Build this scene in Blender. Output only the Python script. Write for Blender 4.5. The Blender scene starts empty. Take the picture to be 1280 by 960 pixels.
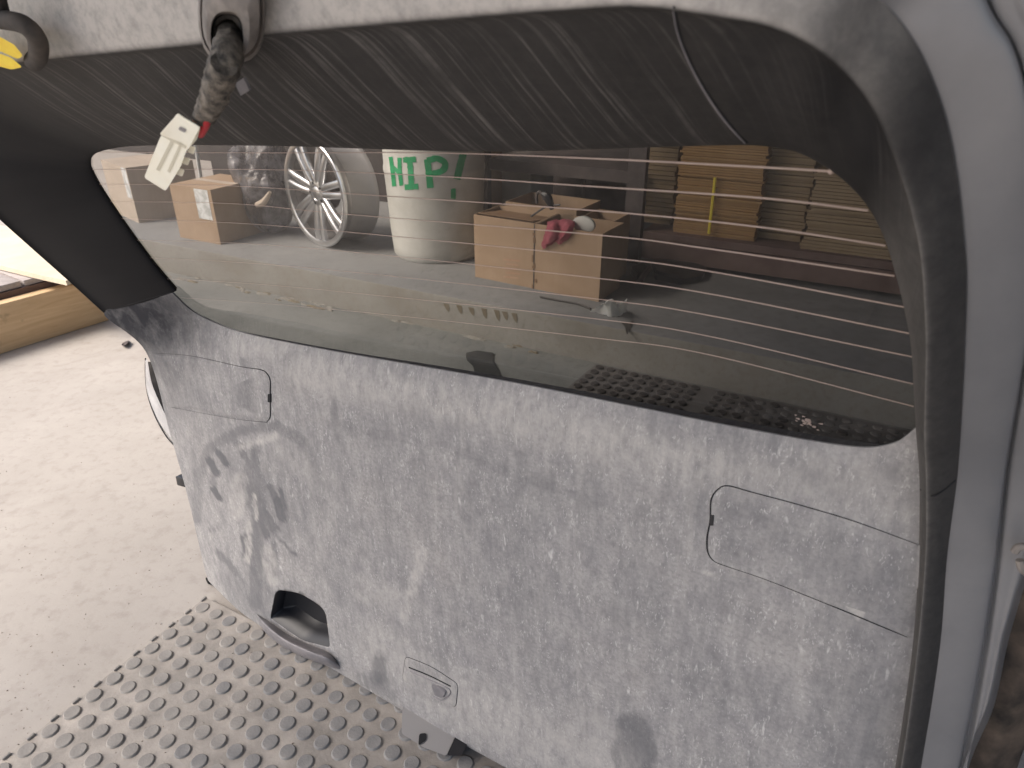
import bpy, bmesh, math, random
from mathutils import Vector, Matrix, noise
from mathutils.bvhtree import BVHTree
random.seed(7)
R = math.radians
S = bpy.context.scene
COL = S.collection

# ------------------------------------------------------------------ camera
H = 1.05
F = 872.0
PITCH = R(27.067)
cd = bpy.data.cameras.new('camera'); cam = bpy.data.objects.new('camera', cd); COL.objects.link(cam)
cam.location = (0, 0, H); cam.rotation_euler = (R(90) - PITCH, 0, 0)
cd.sensor_width = 36; cd.lens = 36 * F / 1280; cd.clip_end = 2000; cd.clip_start = .02
cd.dof.use_dof = True; cd.dof.focus_distance = 1.15; cd.dof.aperture_fstop = 11
S.camera = cam

# ------------------------------------------------------------------ sky, sun, exposure
SUN_AZ, SUN_EL = R(197), R(48)     # direction the light comes from (compass angle from +X)
wd = bpy.data.worlds.new('World'); S.world = wd; wd.use_nodes = True
nt = wd.node_tree; bg = nt.nodes['Background']
sky = nt.nodes.new('ShaderNodeTexSky'); sky.sky_type = 'NISHITA'; sky.sun_disc = False
sky.sun_elevation = SUN_EL; sky.sun_rotation = R(90) - SUN_AZ
sky.air_density = 1.0; sky.dust_density = 4.0
nt.links.new(sky.outputs[0], bg.inputs[0]); bg.inputs[1].default_value = 0.12
sl = bpy.data.lights.new('sun', 'SUN'); so = bpy.data.objects.new('sun', sl); COL.objects.link(so)
sl.energy = 1.5; sl.angle = R(24); sl.color = (1, .95, .88)
sdir = Vector((math.cos(SUN_AZ) * math.cos(SUN_EL), math.sin(SUN_AZ) * math.cos(SUN_EL), math.sin(SUN_EL)))
so.rotation_euler = sdir.to_track_quat('Z', 'Y').to_euler(); so.location = sdir * 20
S.view_settings.view_transform = 'Standard'; S.view_settings.look = 'None'
S.view_settings.exposure = 1.38; S.view_settings.gamma = 1

# ------------------------------------------------------------------ measuring helpers
C0 = Vector((0, 0, H)); sp, cp = math.sin(PITCH), math.cos(PITCH)
def ray(x, y):
    X = (x - 640) / F; u = (480 - y) / F
    return Vector((X, cp + u * sp, -sp + u * cp))
def ground(x, y, z=0.0):
    r = ray(x, y); return C0 + r * ((z - H) / r.z)
def project(p):
    d = p - C0; f = d.y * cp - d.z * sp; u = d.y * sp + d.z * cp
    return 640 + F * d.x / f, 480 - F * u / f
def camvec(x, u, f): return Vector((x, f * cp + u * sp, -f * sp + u * cp)).normalized()
def hitp(x, y, P, n):
    r = ray(x, y); return C0 + r * ((P - C0).dot(n) / r.dot(n))
DH = camvec(-1.651, .367, 1)                      # along the gate, towards its left end
V1 = camvec(-.02, 1, -.40); V2 = camvec(-.431, 1, -1.079)
N1 = DH.cross(V1).normalized(); N2 = DH.cross(V2).normalized()
if N1.y > 0: N1 = -N1
if N2.y > 0: N2 = -N2
G1 = ground(285, 757); G2 = hitp(600, 468, G1, N1)
def p1(x, y, w=0.0): return hitp(x, y, G1 + N1 * w, N1)
def p2(x, y, w=0.0): return hitp(x, y, G2 + N2 * w, N2)
def gp(x, y, w=0.0):                               # whichever of the two gate planes is in front, blended at the belt
    r = ray(x, y)
    a = (G1 + N1 * w - C0).dot(N1) / r.dot(N1); b = (G2 + N2 * w - C0).dot(N2) / r.dot(N2)
    if a <= 0: a = 9
    if b <= 0: b = 9
    k = .02; hh = max(0, min(1, .5 + .5 * (b - a) / k)); t = b + (a - b) * hh - k * hh * (1 - hh)
    return C0 + r * t
RD = Vector((.8858, -.4640, 0)).normalized(); BD = Vector((-RD.y, RD.x, 0))   # along the ledge / away behind it
LZ = .138

# ------------------------------------------------------------------ materials
def mat(name, col, rough=.6, metal=0.0, spec=.5):
    m = bpy.data.materials.new(name); m.use_nodes = True
    b = m.node_tree.nodes['Principled BSDF']
    b.inputs['Base Color'].default_value = (*col, 1); b.inputs['Roughness'].default_value = rough
    b.inputs['Metallic'].default_value = metal; b.inputs['Specular IOR Level'].default_value = spec
    return m
class NB:
    """small node builder"""
    def __init__(s, m): s.t = m.node_tree; s.n = s.t.nodes; s.b = s.n['Principled BSDF']
    def new(s, t, **k):
        o = s.n.new(t)
        for a, v in k.items(): setattr(o, a, v)
        return o
    def ln(s, a, b): s.t.links.new(a, b)
    def coord(s, kind='Object', scale=(1, 1, 1), rot=(0, 0, 0)):
        tc = s.new('ShaderNodeTexCoord'); mp = s.new('ShaderNodeMapping')
        mp.inputs['Scale'].default_value = scale; mp.inputs['Rotation'].default_value = rot
        s.ln(tc.outputs[kind], mp.inputs[0]); return mp.outputs[0]
    def noise(s, vec, scale, detail=4, rough=.55, dist=0):
        o = s.new('ShaderNodeTexNoise'); o.inputs['Scale'].default_value = scale; o.inputs['Detail'].default_value = detail
        o.inputs['Roughness'].default_value = rough; o.inputs['Distortion'].default_value = dist
        s.ln(vec, o.inputs['Vector']); return o.outputs['Fac']
    def ramp(s, f, stops):
        o = s.new('ShaderNodeValToRGB'); e = o.color_ramp.elements
        while len(e) < len(stops): e.new(.5)
        for q, (p, c) in zip(e, stops):
            q.position = p; q.color = (*c, 1) if isinstance(c, tuple) else (c, c, c, 1)
        s.ln(f, o.inputs[0]); return o.outputs[0]
    def mix(s, f, a, b, mode='MIX'):
        o = s.new('ShaderNodeMix', data_type='RGBA', blend_type=mode)
        for i, v in ((0, f), (6, a), (7, b)):
            if hasattr(v, 'links'): s.ln(v, o.inputs[i])
            elif isinstance(v, tuple): o.inputs[i].default_value = (*v, 1)
            else: o.inputs[i].default_value = v
        return o.outputs[2]
    def math(s, op, a, b=0.0, clamp=False):
        o = s.new('ShaderNodeMath', operation=op, use_clamp=clamp)
        for i, v in ((0, a), (1, b)):
            if hasattr(v, 'links'): s.ln(v, o.inputs[i])
            else: o.inputs[i].default_value = v
        return o.outputs[0]
    def attr(s, name):
        o = s.new('ShaderNodeAttribute'); o.attribute_name = name; return o.outputs['Fac']
    def bump(s, f, strength=.2, dist=.002):
        o = s.new('ShaderNodeBump'); o.inputs['Strength'].default_value = strength; o.inputs['Distance'].default_value = dist
        s.ln(f, o.inputs['Height']); s.ln(o.outputs[0], s.b.inputs['Normal'])
    def col(s, c): s.ln(c, s.b.inputs['Base Color'])
def mottled(name, a, b, scale=8, rough=.7, bump=.1, detail=6, aniso=(1, 1, 1), lo=.35, hi=.68, metal=0, spec=.5, bscale=None):
    m = mat(name, a, rough, metal, spec); k = NB(m); v = k.coord('Object', aniso)
    f = k.noise(v, scale, detail, .62)
    k.col(k.ramp(f, [(lo, a), (hi, b)]))
    if bump: k.bump(k.noise(v, bscale or scale * 6, 4), bump, .002)
    return m

def dusty_panel():
    m = mat('dusty_grey_plastic', (.3, .3, .31), .8, 0, .25); k = NB(m)
    v = k.coord('UV'); v2 = k.coord('UV', (1, .40, 1)); v3 = k.coord('UV', (1, .40, 1), (0, 0, .12)); v4 = k.coord('UV', (1, .22, 1), (0, 0, -.06))
    big = k.noise(v, 4, 6, .62); mid = k.noise(v2, 60, 7, .72); fine = k.noise(v, 190, 3, .6); cl = k.noise(v, 17, 6, .7)
    c = k.ramp(big, [(.3, (.225, .219, .225)), (.5, (.296, .285, .285)), (.72, (.375, .353, .338))])
    c = k.mix(k.ramp(cl, [(.38, .42), (.55, 0.0)]), c, (.222, .217, .216))
    c = k.mix(k.ramp(mid, [(.42, 0.0), (.68, .62)]), c, (.475, .455, .435))
    c = k.mix(k.ramp(mid, [(.30, .5), (.44, 0.0)]), c, (.19, .187, .188))
    c = k.mix(k.ramp(fine, [(.36, .4), (.55, 0.0)]), c, (.19, .187, .19))
    runs = k.noise(k.coord('UV', (1, .09, 1)), 38, 5, .68)
    c = k.mix(k.ramp(runs, [(.34, .32), (.48, 0.0)]), c, (.20, .197, .20)); c = k.mix(k.ramp(runs, [(.54, 0.0), (.70, .28)]), c, (.49, .466, .436))
    def flecks(vec, scale, lo, hi, thn, ths, a, b, col, amt, c):
        vo = k.new('ShaderNodeTexVoronoi'); vo.inputs['Scale'].default_value = scale
        wob = k.new('ShaderNodeMix', data_type='VECTOR'); wob.inputs[0].default_value = .025
        nz = k.new('ShaderNodeTexNoise'); nz.inputs['Scale'].default_value = scale * .7; nz.inputs['Detail'].default_value = 3; k.ln(vec, nz.inputs['Vector'])
        k.ln(vec, wob.inputs[4]); k.ln(nz.outputs['Color'], wob.inputs[5]); k.ln(wob.outputs[1], vo.inputs['Vector'])
        f = k.math('MULTIPLY', k.ramp(vo.outputs['Distance'], [(lo, 1.0), (hi, 0.0)]), k.ramp(k.noise(v, thn, 5, .75), [(a, 0.0), (b, 1.0)]))
        return k.mix(k.math('MULTIPLY', f, amt), c, col)
    c = flecks(v3, 210, .1, .36, 26, 0, .44, .60, (.65, .63, .61), .7, c)
    c = flecks(v4, 120, .06, .26, 15, 0, .50, .60, (.66, .64, .615), .7, c)
    c = flecks(v2, 62, .05, .17, 9, 0, .54, .62, (.67, .65, .625), .7, c)
    # wiped and smeared places with edge shade, mud rubbed in, shade painted at the pillar foot
    wn = k.noise(v2, 45, 4, .6)
    w = k.math('MULTIPLY', k.attr('wipe_shade'), k.ramp(wn, [(.2, .7), (.5, 1.0)]), True)
    c = k.mix(w, c, (.125, .125, .133))
    c = k.mix(k.math('MULTIPLY', k.attr('mud'), k.ramp(k.noise(v2, 85, 6, .7), [(.36, .12), (.62, 1.0)]), True), c, (.54, .51, .475))
    b = k.math('MULTIPLY', k.attr('corner_shade'), k.ramp(k.noise(v, 30, 5, .65), [(.3, .75), (.55, 1.0)]), True)
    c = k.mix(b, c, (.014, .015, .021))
    k.col(c); k.bump(k.noise(v, 420, 3), .25, .0008)
    return m
def trim_plastic():
    m = mat('black_trim_plastic', (.03, .03, .032), .62, 0, .10); k = NB(m)
    v = k.coord('UV', (70, 2.6, 1), (0, 0, 0))
    sk = k.new('ShaderNodeTexCoord'); sx = k.new('ShaderNodeSeparateXYZ'); k.ln(sk.outputs['UV'], sx.inputs[0])
    cx = k.new('ShaderNodeCombineXYZ')
    bend = k.math('MULTIPLY', sx.outputs[1], sx.outputs[1])
    k.ln(k.math('ADD', k.math('MULTIPLY', sx.outputs[0], 230), k.math('MULTIPLY', k.math('ADD', sx.outputs[1], k.math('MULTIPLY', bend, 1.4)), 13.8)), cx.inputs[0])
    k.ln(k.math('MULTIPLY', sx.outputs[1], 1.1), cx.inputs[1])
    st = k.noise(cx.outputs[0], 1.0, 7, .68)
    u = k.coord('UV', (1, .12, 1)); patch = k.noise(u, 9, 4)
    streak = k.math('MULTIPLY', k.ramp(st, [(.52, 0.0), (.76, .9)]), k.ramp(k.noise(k.coord('UV', (1, .3, 1), (0, 0, .5)), 21, 4, .7), [(.36, .2), (.66, 1.0)]))
    c = k.mix(k.ramp(patch, [(.3, 0.0), (.75, 1.0)]), (.0045, .005, .007), (.0135, .0138, .0152))
    c = k.mix(k.math('MULTIPLY', k.attr('streak'), .8, True), c, k.mix(k.ramp(patch, [(.3, 0.0), (.75, 1.0)]), (.017, .0165, .0165), (.032, .0305, .030)))
    c = k.mix(k.math('MULTIPLY', streak, k.attr('streak')), c, (.31, .292, .275))
    o = k.coord('Object'); mot = k.noise(o, 95, 7, .72)
    d = k.attr('dust')
    dd = k.math('MULTIPLY', d, k.math('ADD', k.math('MULTIPLY', k.math('SUBTRACT', mot, .5), 1.0), 1.0), True)
    c = k.mix(dd, c, k.mix(mot, (.40, .38, .36), (.55, .51, .465)))
    k.col(c); k.bump(k.noise(o, 900, 2), .15, .0005)
    r = k.ramp(dd, [(0, .58), (1, .85)]); k.ln(r, k.b.inputs['Roughness'])
    return m
def glass_mat():
    m = bpy.data.materials.new('tinted_glass'); m.use_nodes = True; t = m.node_tree; t.nodes.clear()
    out = t.nodes.new('ShaderNodeOutputMaterial'); tr = t.nodes.new('ShaderNodeBsdfTransparent'); gl = t.nodes.new('ShaderNodeBsdfGlossy')
    tr.inputs[0].default_value = (.55, .535, .51, 1)
    gl.inputs['Roughness'].default_value = .02
    fw = t.nodes.new('ShaderNodeLayerWeight'); fw.inputs[0].default_value = .5
    pw = t.nodes.new('ShaderNodeMath'); pw.operation = 'POWER'; pw.inputs[1].default_value = 5; t.links.new(fw.outputs['Facing'], pw.inputs[0])
    lw = t.nodes.new('ShaderNodeMath'); lw.operation = 'MULTIPLY_ADD'; lw.inputs[1].default_value = .9; lw.inputs[2].default_value = .045; t.links.new(pw.outputs[0], lw.inputs[0])
    mx = t.nodes.new('ShaderNodeMixShader'); t.links.new(lw.outputs[0], mx.inputs[0]); t.links.new(tr.outputs[0], mx.inputs[1]); t.links.new(gl.outputs[0], mx.inputs[2])
    df = t.nodes.new('ShaderNodeBsdfDiffuse'); df.inputs[0].default_value = (.4, .37, .34, 1)
    nz = t.nodes.new('ShaderNodeTexNoise'); nz.inputs['Scale'].default_value = 9; nz.inputs['Detail'].default_value = 6
    tc = t.nodes.new('ShaderNodeTexCoord'); t.links.new(tc.outputs['Object'], nz.inputs['Vector'])
    mr = t.nodes.new('ShaderNodeMapRange'); mr.inputs[1].default_value = .35; mr.inputs[2].default_value = .75
    mr.inputs[3].default_value = .01; mr.inputs[4].default_value = .04; t.links.new(nz.outputs[0], mr.inputs[0])
    m2 = t.nodes.new('ShaderNodeMixShader'); t.links.new(mr.outputs[0], m2.inputs[0]); t.links.new(mx.outputs[0], m2.inputs[1]); t.links.new(df.outputs[0], m2.inputs[2])
    t.links.new(m2.outputs[0], out.inputs[0]); return m
def concrete(name, a, b, stain, scale=3):
    m = mat(name, a, .85, 0, .25); k = NB(m); v = k.coord('Object')
    f = k.noise(v, scale, 8, .62); g = k.noise(v, scale * 14, 6, .65); q = k.noise(v, scale * .6, 5, .7, .6)
    c = k.ramp(f, [(.3, a), (.7, b)])
    c = k.mix(k.ramp(g, [(.28, .35), (.5, 0.0)]), c, stain)
    c = k.mix(k.ramp(q, [(.5, 0.0), (.72, .45)]), c, stain)
    g2 = k.noise(v, scale * 60, 2); c = k.mix(k.ramp(g2, [(.68, 0.0), (.74, .5)]), c, stain)
    k.col(c); k.bump(g, .25, .004); return m
def cardboard(name, a, b):
    m = mat(name, a, .82, 0, .2); k = NB(m); v = k.coord('Object')
    f = k.noise(v, 7, 6, .6); fl = k.noise(k.coord('Object', (1, 1, .05)), 120, 2)
    c = k.ramp(f, [(.3, a), (.72, b)]); c = k.mix(k.math('MULTIPLY', fl, .14), c, (.1, .06, .03))
    k.col(c); k.bump(k.noise(v, 30, 4), .2, .003); return m
def wood(name, a, b, scale=6, axis=(1, 12, 12)):
    m = mat(name, a, .75, 0, .25); k = NB(m); v = k.coord('Object', axis)
    f = k.noise(v, scale, 6, .6, .8); c = k.ramp(f, [(.3, a), (.7, b)])
    sp2 = k.noise(k.coord('Object'), 7, 4, .6, .5); c = k.mix(k.ramp(sp2, [(.6, 0.0), (.72, .6)]), c, (.16, .09, .05))
    k.col(c); k.bump(f, .25, .003); return m

M = dict(
    panel=dusty_panel(), trim=trim_plastic(), glass=glass_mat(),
    wire=mat('copper_heating_line', (.42, .32, .27), .6),
    paint=mottled('grey_primer_paint', (.225, .225, .233), (.26, .259, .266), 14, .36, .0, metal=.35, spec=.5),
    seam=mat('dark_seam', (.012, .012, .014), .9), black=mat('black_plastic', (.017, .017, .02), .45),
    lip=mottled('scuffed_grey_plastic', (.16, .155, .165), (.27, .25, .255), 30, .5, .05),
    rubber=mottled('black_rubber', (.022, .02, .019), (.10, .08, .065), 26, .8, .2),
    boot=mottled('dusty_rubber_boot', (.13, .115, .105), (.27, .24, .215), 45, .75, .1),
    grit=mottled('grit', (.10, .08, .065), (.32, .27, .22), 60, .9, 0), ribm=mat('shaded_ivory_plastic', (.62, .58, .46), .6), print=mottled('faded_print', (.38, .22, .14), (.44, .30, .20), 40, .85, 0), splash=mat('dried_mud', (.30, .24, .21), .9), seal=mottled('dirty_rubber_seal', (.02, .016, .013), (.13, .095, .07), 22, .85, .2),
    tape=mottled('taped_loom', (.022, .02, .018), (.24, .205, .165), 120, .75, .5, lo=.36, hi=.68),
    ivory=mottled('ivory_plastic', (.88, .84, .69), (.9, .88, .76), 40, .5, .02),
    red=mat('red_wire', (.5, .02, .03), .5), tan=mat('tan_wire', (.55, .30, .18), .5), yellow=mottled('yellow_plastic', (.75, .5, .01), (.85, .64, .03), 60, .5, .1),
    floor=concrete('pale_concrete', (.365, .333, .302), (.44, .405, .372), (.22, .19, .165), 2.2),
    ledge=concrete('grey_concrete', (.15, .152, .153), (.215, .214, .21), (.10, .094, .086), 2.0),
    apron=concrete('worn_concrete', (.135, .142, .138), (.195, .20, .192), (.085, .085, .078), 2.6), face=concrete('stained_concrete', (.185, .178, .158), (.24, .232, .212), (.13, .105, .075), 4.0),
    mat=mottled('dusty_rubber_mat', (.28, .258, .235), (.44, .40, .362), 14, .95, .4, spec=.08, bscale=160),
    stud=mottled('scuffed_rubber_stud', (.25, .235, .222), (.36, .338, .31), 7, .95, .4, spec=.06, bscale=220),
    studw=mottled('worn_rubber_stud', (.19, .187, .187), (.32, .305, .29), 7, .92, .4, spec=.08, bscale=220),
    mat2=mottled('dark_rubber_mat', (.085, .08, .075), (.12, .113, .107), 9, .9, .1), stud2=mat('dark_stud', (.035, .03, .028), .8),
    card=cardboard('brown_cardboard', (.345, .24, .155), (.43, .31, .212)), card2=cardboard('pale_cardboard', (.43, .355, .285), (.51, .43, .35)),
    cardin=cardboard('cardboard_inside', (.20, .125, .075), (.27, .17, .10)),
    sheet=cardboard('cardboard_sheet', (.30, .178, .08), (.40, .25, .115)), sheet2=cardboard('grey_cardboard_sheet', (.24, .175, .105), (.32, .24, .15)),
    label=mottled('white_label', (.46, .47, .46), (.74, .75, .74), 22, .25, 0, lo=.42, hi=.58),
    alloy=mottled('alloy', (.62, .62, .63), (.72, .72, .73), 20, .28, 0, metal=.9), alloyd=mat('alloy_barrel', (.36, .35, .35), .5, .4),
    barrel=mottled('scuffed_white_drum', (.45, .44, .40), (.58, .57, .53), 6, .6, .05), green=mottled('green_paint', (.01, .26, .09), (.015, .34, .13), 40, .5, .05),
    steel=mottled('dark_steel', (.055, .045, .042), (.10, .08, .075), 12, .6, .1), maroon=mottled('brown_board', (.10, .06, .05), (.15, .10, .085), 8, .7, .1),
    bagm=mottled('grey_film', (.07, .062, .066), (.40, .385, .40), 8, .32, .0, spec=.5, lo=.42, hi=.75), pink=mottled('pink_cloth', (.42, .10, .13), (.58, .17, .21), 30, .85, .2),
    paper=mat('white_paper', (.86, .87, .85), .8), wood=wood('pine', (.62, .42, .235), (.78, .57, .35), 3, (1.5, 1.5, 16)), woodg=wood('grey_deck_board', (.34, .30, .28), (.46, .41, .39)),
    ply=mottled('pale_plywood', (.58, .49, .36), (.66, .57, .44), 9, .7, .1), lens=mottled('clear_lamp', (.30, .30, .31), (.58, .58, .59), 12, .15, 0, spec=.8),
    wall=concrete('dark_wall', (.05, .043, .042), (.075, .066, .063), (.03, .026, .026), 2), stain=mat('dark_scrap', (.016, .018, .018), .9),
    white=mat('white_metal', (.7, .7, .68), .4), strap=mat('yellow_strap', (.7, .55, .05), .5), straw=mat('dark_wire', (.05, .045, .04), .6),
)

fm = M['bagm']; k_ = NB(fm); fn = k_.noise(k_.coord('Object', (1, 1, .5)), 14, 6, .7, 1.2)
k_.ln(k_.ramp(fn, [(.33, .35), (.62, .95)]), fm.node_tree.nodes['Principled BSDF'].inputs['Alpha'])
# ------------------------------------------------------------------ mesh helpers
def link(name, me, m, parent=None):
    o = bpy.data.objects.new(name, me); COL.objects.link(o)
    for x in (m if isinstance(m, (list, tuple)) else [m]): me.materials.append(x)
    if parent: o.parent = parent
    return o
def obj(name, bm, m, parent=None, smooth=True, ang=40):
    me = bpy.data.meshes.new(name); bmesh.ops.recalc_face_normals(bm, faces=bm.faces[:]) if smooth != 'keep' else None
    bm.to_mesh(me); bm.free()
    if smooth:
        for p in me.polygons: p.use_smooth = True
        me.set_sharp_from_angle(angle=R(ang))
    return link(name, me, m, parent)
def rebase(o, org):
    """put an unparented mesh's origin at org without moving it"""
    o.data.transform(Matrix.Translation(-Vector(org))); o.location = org; return o
def thing(name, label, cat, loc, group=None):
    o = bpy.data.objects.new(name, None); COL.objects.link(o); o.location = loc; o.empty_display_size = .05
    o['label'] = label; o['category'] = cat
    if group: o['group'] = group
    return o
def tag(o, label, cat, group=None):
    o['label'] = label; o['category'] = cat
    if group: o['group'] = group
    return o
def under(o, root):
    """parent o (built in world space) to root, keeping it in place"""
    o.parent = root; o.matrix_parent_inverse = root.matrix_basis.inverted() if root.type == 'EMPTY' else root.matrix_basis.inverted(); return o
def structure(o): o['kind'] = 'structure'; return o
def box(bm, o, x, y, z, bev=0.0):
    """box from corner o along three edge vectors"""
    o, x, y, z = map(Vector, (o, x, y, z))
    vs = [bm.verts.new(o + x * i + y * j + z * k) for k in (0, 1) for j in (0, 1) for i in (0, 1)]
    fs = [bm.faces.new([vs[i] for i in f]) for f in ((0, 2, 3, 1), (4, 5, 7, 6), (0, 1, 5, 4), (1, 3, 7, 5), (3, 2, 6, 7), (2, 0, 4, 6))]
    if bev:
        bmesh.ops.bevel(bm, geom=list({e for f in fs for e in f.edges}), offset=bev, segments=2, affect='EDGES', profile=.5)
def boxo(name, o, x, y, z, m, parent=None, bev=0.0):
    bm = bmesh.new(); box(bm, o, x, y, z, bev); return obj(name, bm, m, parent)
def crs(p, n):
    """Catmull-Rom resample of a point list to n points"""
    L = len(p); out = []
    for i in range(n):
        t = i / (n - 1) * (L - 1); k = min(int(t), L - 2); f = t - k
        a = p[k - 1] if k else p[0] * 2 - p[1]; b = p[k]; c = p[k + 1]; d = p[k + 2] if k + 2 < L else p[-1] * 2 - p[-2]
        out.append(((b * 2) + (c - a) * f + (a * 2 - b * 5 + c * 4 - d) * f * f + (b * 3 - a - c * 3 + d) * f ** 3) * .5)
    return out
def surf(rows, nu, nv):
    rs = [crs(r, nu) for r in rows]
    cols = [crs([r[i] for r in rs], nv) for i in range(nu)]
    return [[cols[i][j] for i in range(nu)] for j in range(nv)]
def grid_faces(bm, g, uvs=None):
    V = [[bm.verts.new(p) for p in r] for r in g]; fs = []
    for j in range(len(g) - 1):
        for i in range(len(g[0]) - 1):
            fs.append(bm.faces.new((V[j][i], V[j][i + 1], V[j + 1][i + 1], V[j + 1][i])))
    if uvs:
        ul = bm.loops.layers.uv.verify(); d = {V[j][i]: uvs(i, j) for j in range(len(g)) for i in range(len(g[0]))}
        for f in fs:
            for l in f.loops: l[ul].uv = d[l.vert]
    return V
def tube(bm, pts, rad, seg=10, n=None, cap=True):
    pts = [Vector(p) for p in pts]
    if n: 
        rr = rad if isinstance(rad, (list, tuple)) else [rad] * len(pts)
        q = crs([Vector((p.x, p.y, p.z, r)) for p, r in zip(pts, rr)], n); pts = [Vector(v[:3]) for v in q]; rad = [v[3] for v in q]
    if not isinstance(rad, (list, tuple)): rad = [rad] * len(pts)
    rings = []; up = None
    for i, p in enumerate(pts):
        t = (pts[min(i + 1, len(pts) - 1)] - pts[max(i - 1, 0)]).normalized()
        if up is None: up = t.orthogonal().normalized()
        up = (up - t * up.dot(t)).normalized(); s = t.cross(up)
        rings.append([bm.verts.new(p + (up * math.cos(2 * math.pi * k / seg) + s * math.sin(2 * math.pi * k / seg)) * rad[i]) for k in range(seg)])
    for a, b in zip(rings, rings[1:]):
        for k in range(seg): bm.faces.new((a[k], a[(k + 1) % seg], b[(k + 1) % seg], b[k]))
    if cap: bm.faces.new(rings[0][::-1]); bm.faces.new(rings[-1])
def rings_mesh(bm, rings, cap0=False, cap1=False):
    V = [[bm.verts.new(p) for p in r] for r in rings]; n = len(V[0])
    for a, b in zip(V, V[1:]):
        for k in range(n): bm.faces.new((a[k], a[(k + 1) % n], b[(k + 1) % n], b[k]))
    if cap0: bm.faces.new(V[0][::-1])
    if cap1: bm.faces.new(V[-1])
def set_attr(o, name, fn):
    me = o.data; a = me.attributes.new(name, 'FLOAT', 'POINT')
    a.data.foreach_set('value', [fn(v.co) for v in me.vertices])
def smooth01(x): x = max(0, min(1, x)); return x * x * (3 - 2 * x)
def roundpoly(c, rad, n=6):
    """rounded corners on a pixel polygon"""
    out = []; L = len(c)
    for i in range(L):
        p, a, b = Vector(c[i]), Vector(c[i - 1]), Vector(c[(i + 1) % L]); r = rad[i] if isinstance(rad, (list, tuple)) else rad
        s = p + (a - p).normalized() * r; e = p + (b - p).normalized() * r
        for k in range(n + 1):
            t = k / n; out.append(tuple(s * (1 - t) ** 2 + p * 2 * t * (1 - t) + e * t * t))
    return out

# ------------------------------------------------------------------ the setting
FZ = -.012
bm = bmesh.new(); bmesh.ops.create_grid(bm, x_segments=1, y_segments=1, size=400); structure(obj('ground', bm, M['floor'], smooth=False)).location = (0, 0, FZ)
L0 = ground(660, 433, 0); 
def lp(a, b, z): return L0 + RD * a + BD * b + Vector((0, 0, z - L0.z))     # ledge frame: along, behind, height
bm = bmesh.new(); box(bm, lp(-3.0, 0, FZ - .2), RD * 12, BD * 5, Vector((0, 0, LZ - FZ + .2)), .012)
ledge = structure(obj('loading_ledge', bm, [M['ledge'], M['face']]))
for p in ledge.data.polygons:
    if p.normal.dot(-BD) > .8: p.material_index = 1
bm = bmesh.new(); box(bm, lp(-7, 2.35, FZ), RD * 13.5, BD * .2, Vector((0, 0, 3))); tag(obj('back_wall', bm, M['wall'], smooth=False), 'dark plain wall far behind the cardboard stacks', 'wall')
bm = bmesh.new(); box(bm, lp(-1.55, -4.2, 2.5), RD * 9, BD * 6.9, Vector((0, 0, .15))); tag(obj('shade_slab', bm, M['wall'], smooth=False), 'unseen flat dark slab added to shade the tailgate, the concrete ledge and the shelf', 'roof')  # slab out of view, added to shape the shade below

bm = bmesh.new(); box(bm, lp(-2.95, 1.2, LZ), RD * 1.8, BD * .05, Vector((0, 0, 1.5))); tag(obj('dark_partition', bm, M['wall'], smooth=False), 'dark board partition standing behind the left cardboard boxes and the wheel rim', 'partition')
AB = (ground(170, 385, FZ) - L0).dot(BD)
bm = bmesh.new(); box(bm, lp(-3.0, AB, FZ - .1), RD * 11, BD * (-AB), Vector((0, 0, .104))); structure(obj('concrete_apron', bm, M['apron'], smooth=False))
bm = bmesh.new(); box(bm, lp(2.7, -1.6, LZ), RD * .2, BD * 3.9, Vector((0, 0, 2.35))); tag(obj('shade_wall', bm, M['wall'], smooth=False), 'unseen dark plain wall added at the right end of the concrete ledge for shade', 'wall')  # wall out of view, added to darken the boxes' right faces
# ------------------------------------------------------------------ the tailgate
gate = thing('car_tailgate', 'dusty grey car tailgate standing upright on the studded rubber mat', 'car tailgate', G1)
def gpart(o): return under(o, gate)
# --- lower inner panel: control rows of pixels with an offset from the gate plane
rowsP = [
 ([(215,366),(245,392),(300,415),(400,436),(520,457),(650,480),(800,510),(930,536),(1060,558),(1115,555),(1147,534)], .005),
 ([(180,378),(222,410),(296,429),(400,450),(520,471),(650,495),(800,526),(930,553),(1060,577),(1115,580),(1149,570)], .012),
 ([(130,392),(205,428),(292,448),(400,472),(520,494),(650,522),(800,556),(930,586),(1060,611),(1115,618),(1151,615)], .017),
 ([(183,441),(232,462),(304,482),(400,511),(520,539),(650,575),(800,618),(930,655),(1050,684),(1105,692),(1149,692)], .018),
 ([(212,540),(265,556),(330,580),(410,612),(520,655),(650,702),(790,752),(920,790),(1040,818),(1095,824),(1145,802)], .018),
 ([(235,622),(290,646),(350,672),(425,705),(520,760),(640,817),(775,882),(900,932),(1020,972),(1075,978),(1130,932)], .013),
 ([(262,733),(300,765),(355,797),(425,833),(520,888),(640,953),(765,1025),(885,1090),(1005,1150),(1055,1172),(1112,1120)], .003),
 ([(276,750),(310,778),(360,808),(427,841),(522,896),(642,961),(767,1033),(887,1098),(1007,1158),(1060,1182),(1108,1186)], -.012)]
ctrl = []
LEFTW = [(.004, .004), (.020, .010), (.032, .014), (.010, .014), (-.006, .012), (-.012, .007), (-.024, -.003), (-.036, -.018)]
for (r, w), lw_ in zip(rowsP, LEFTW):
    row = []
    for i, (x, y) in enumerate(r):
        ww = lw_[i] if i < 2 else w - (.004 if i == len(r) - 1 else 0)
        p = gp(x, y, ww); p.z = max(p.z, .001); row.append(p)
    ctrl.append(row)
NU, NV = 330, 215
fg = surf(ctrl, NU, NV)
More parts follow.
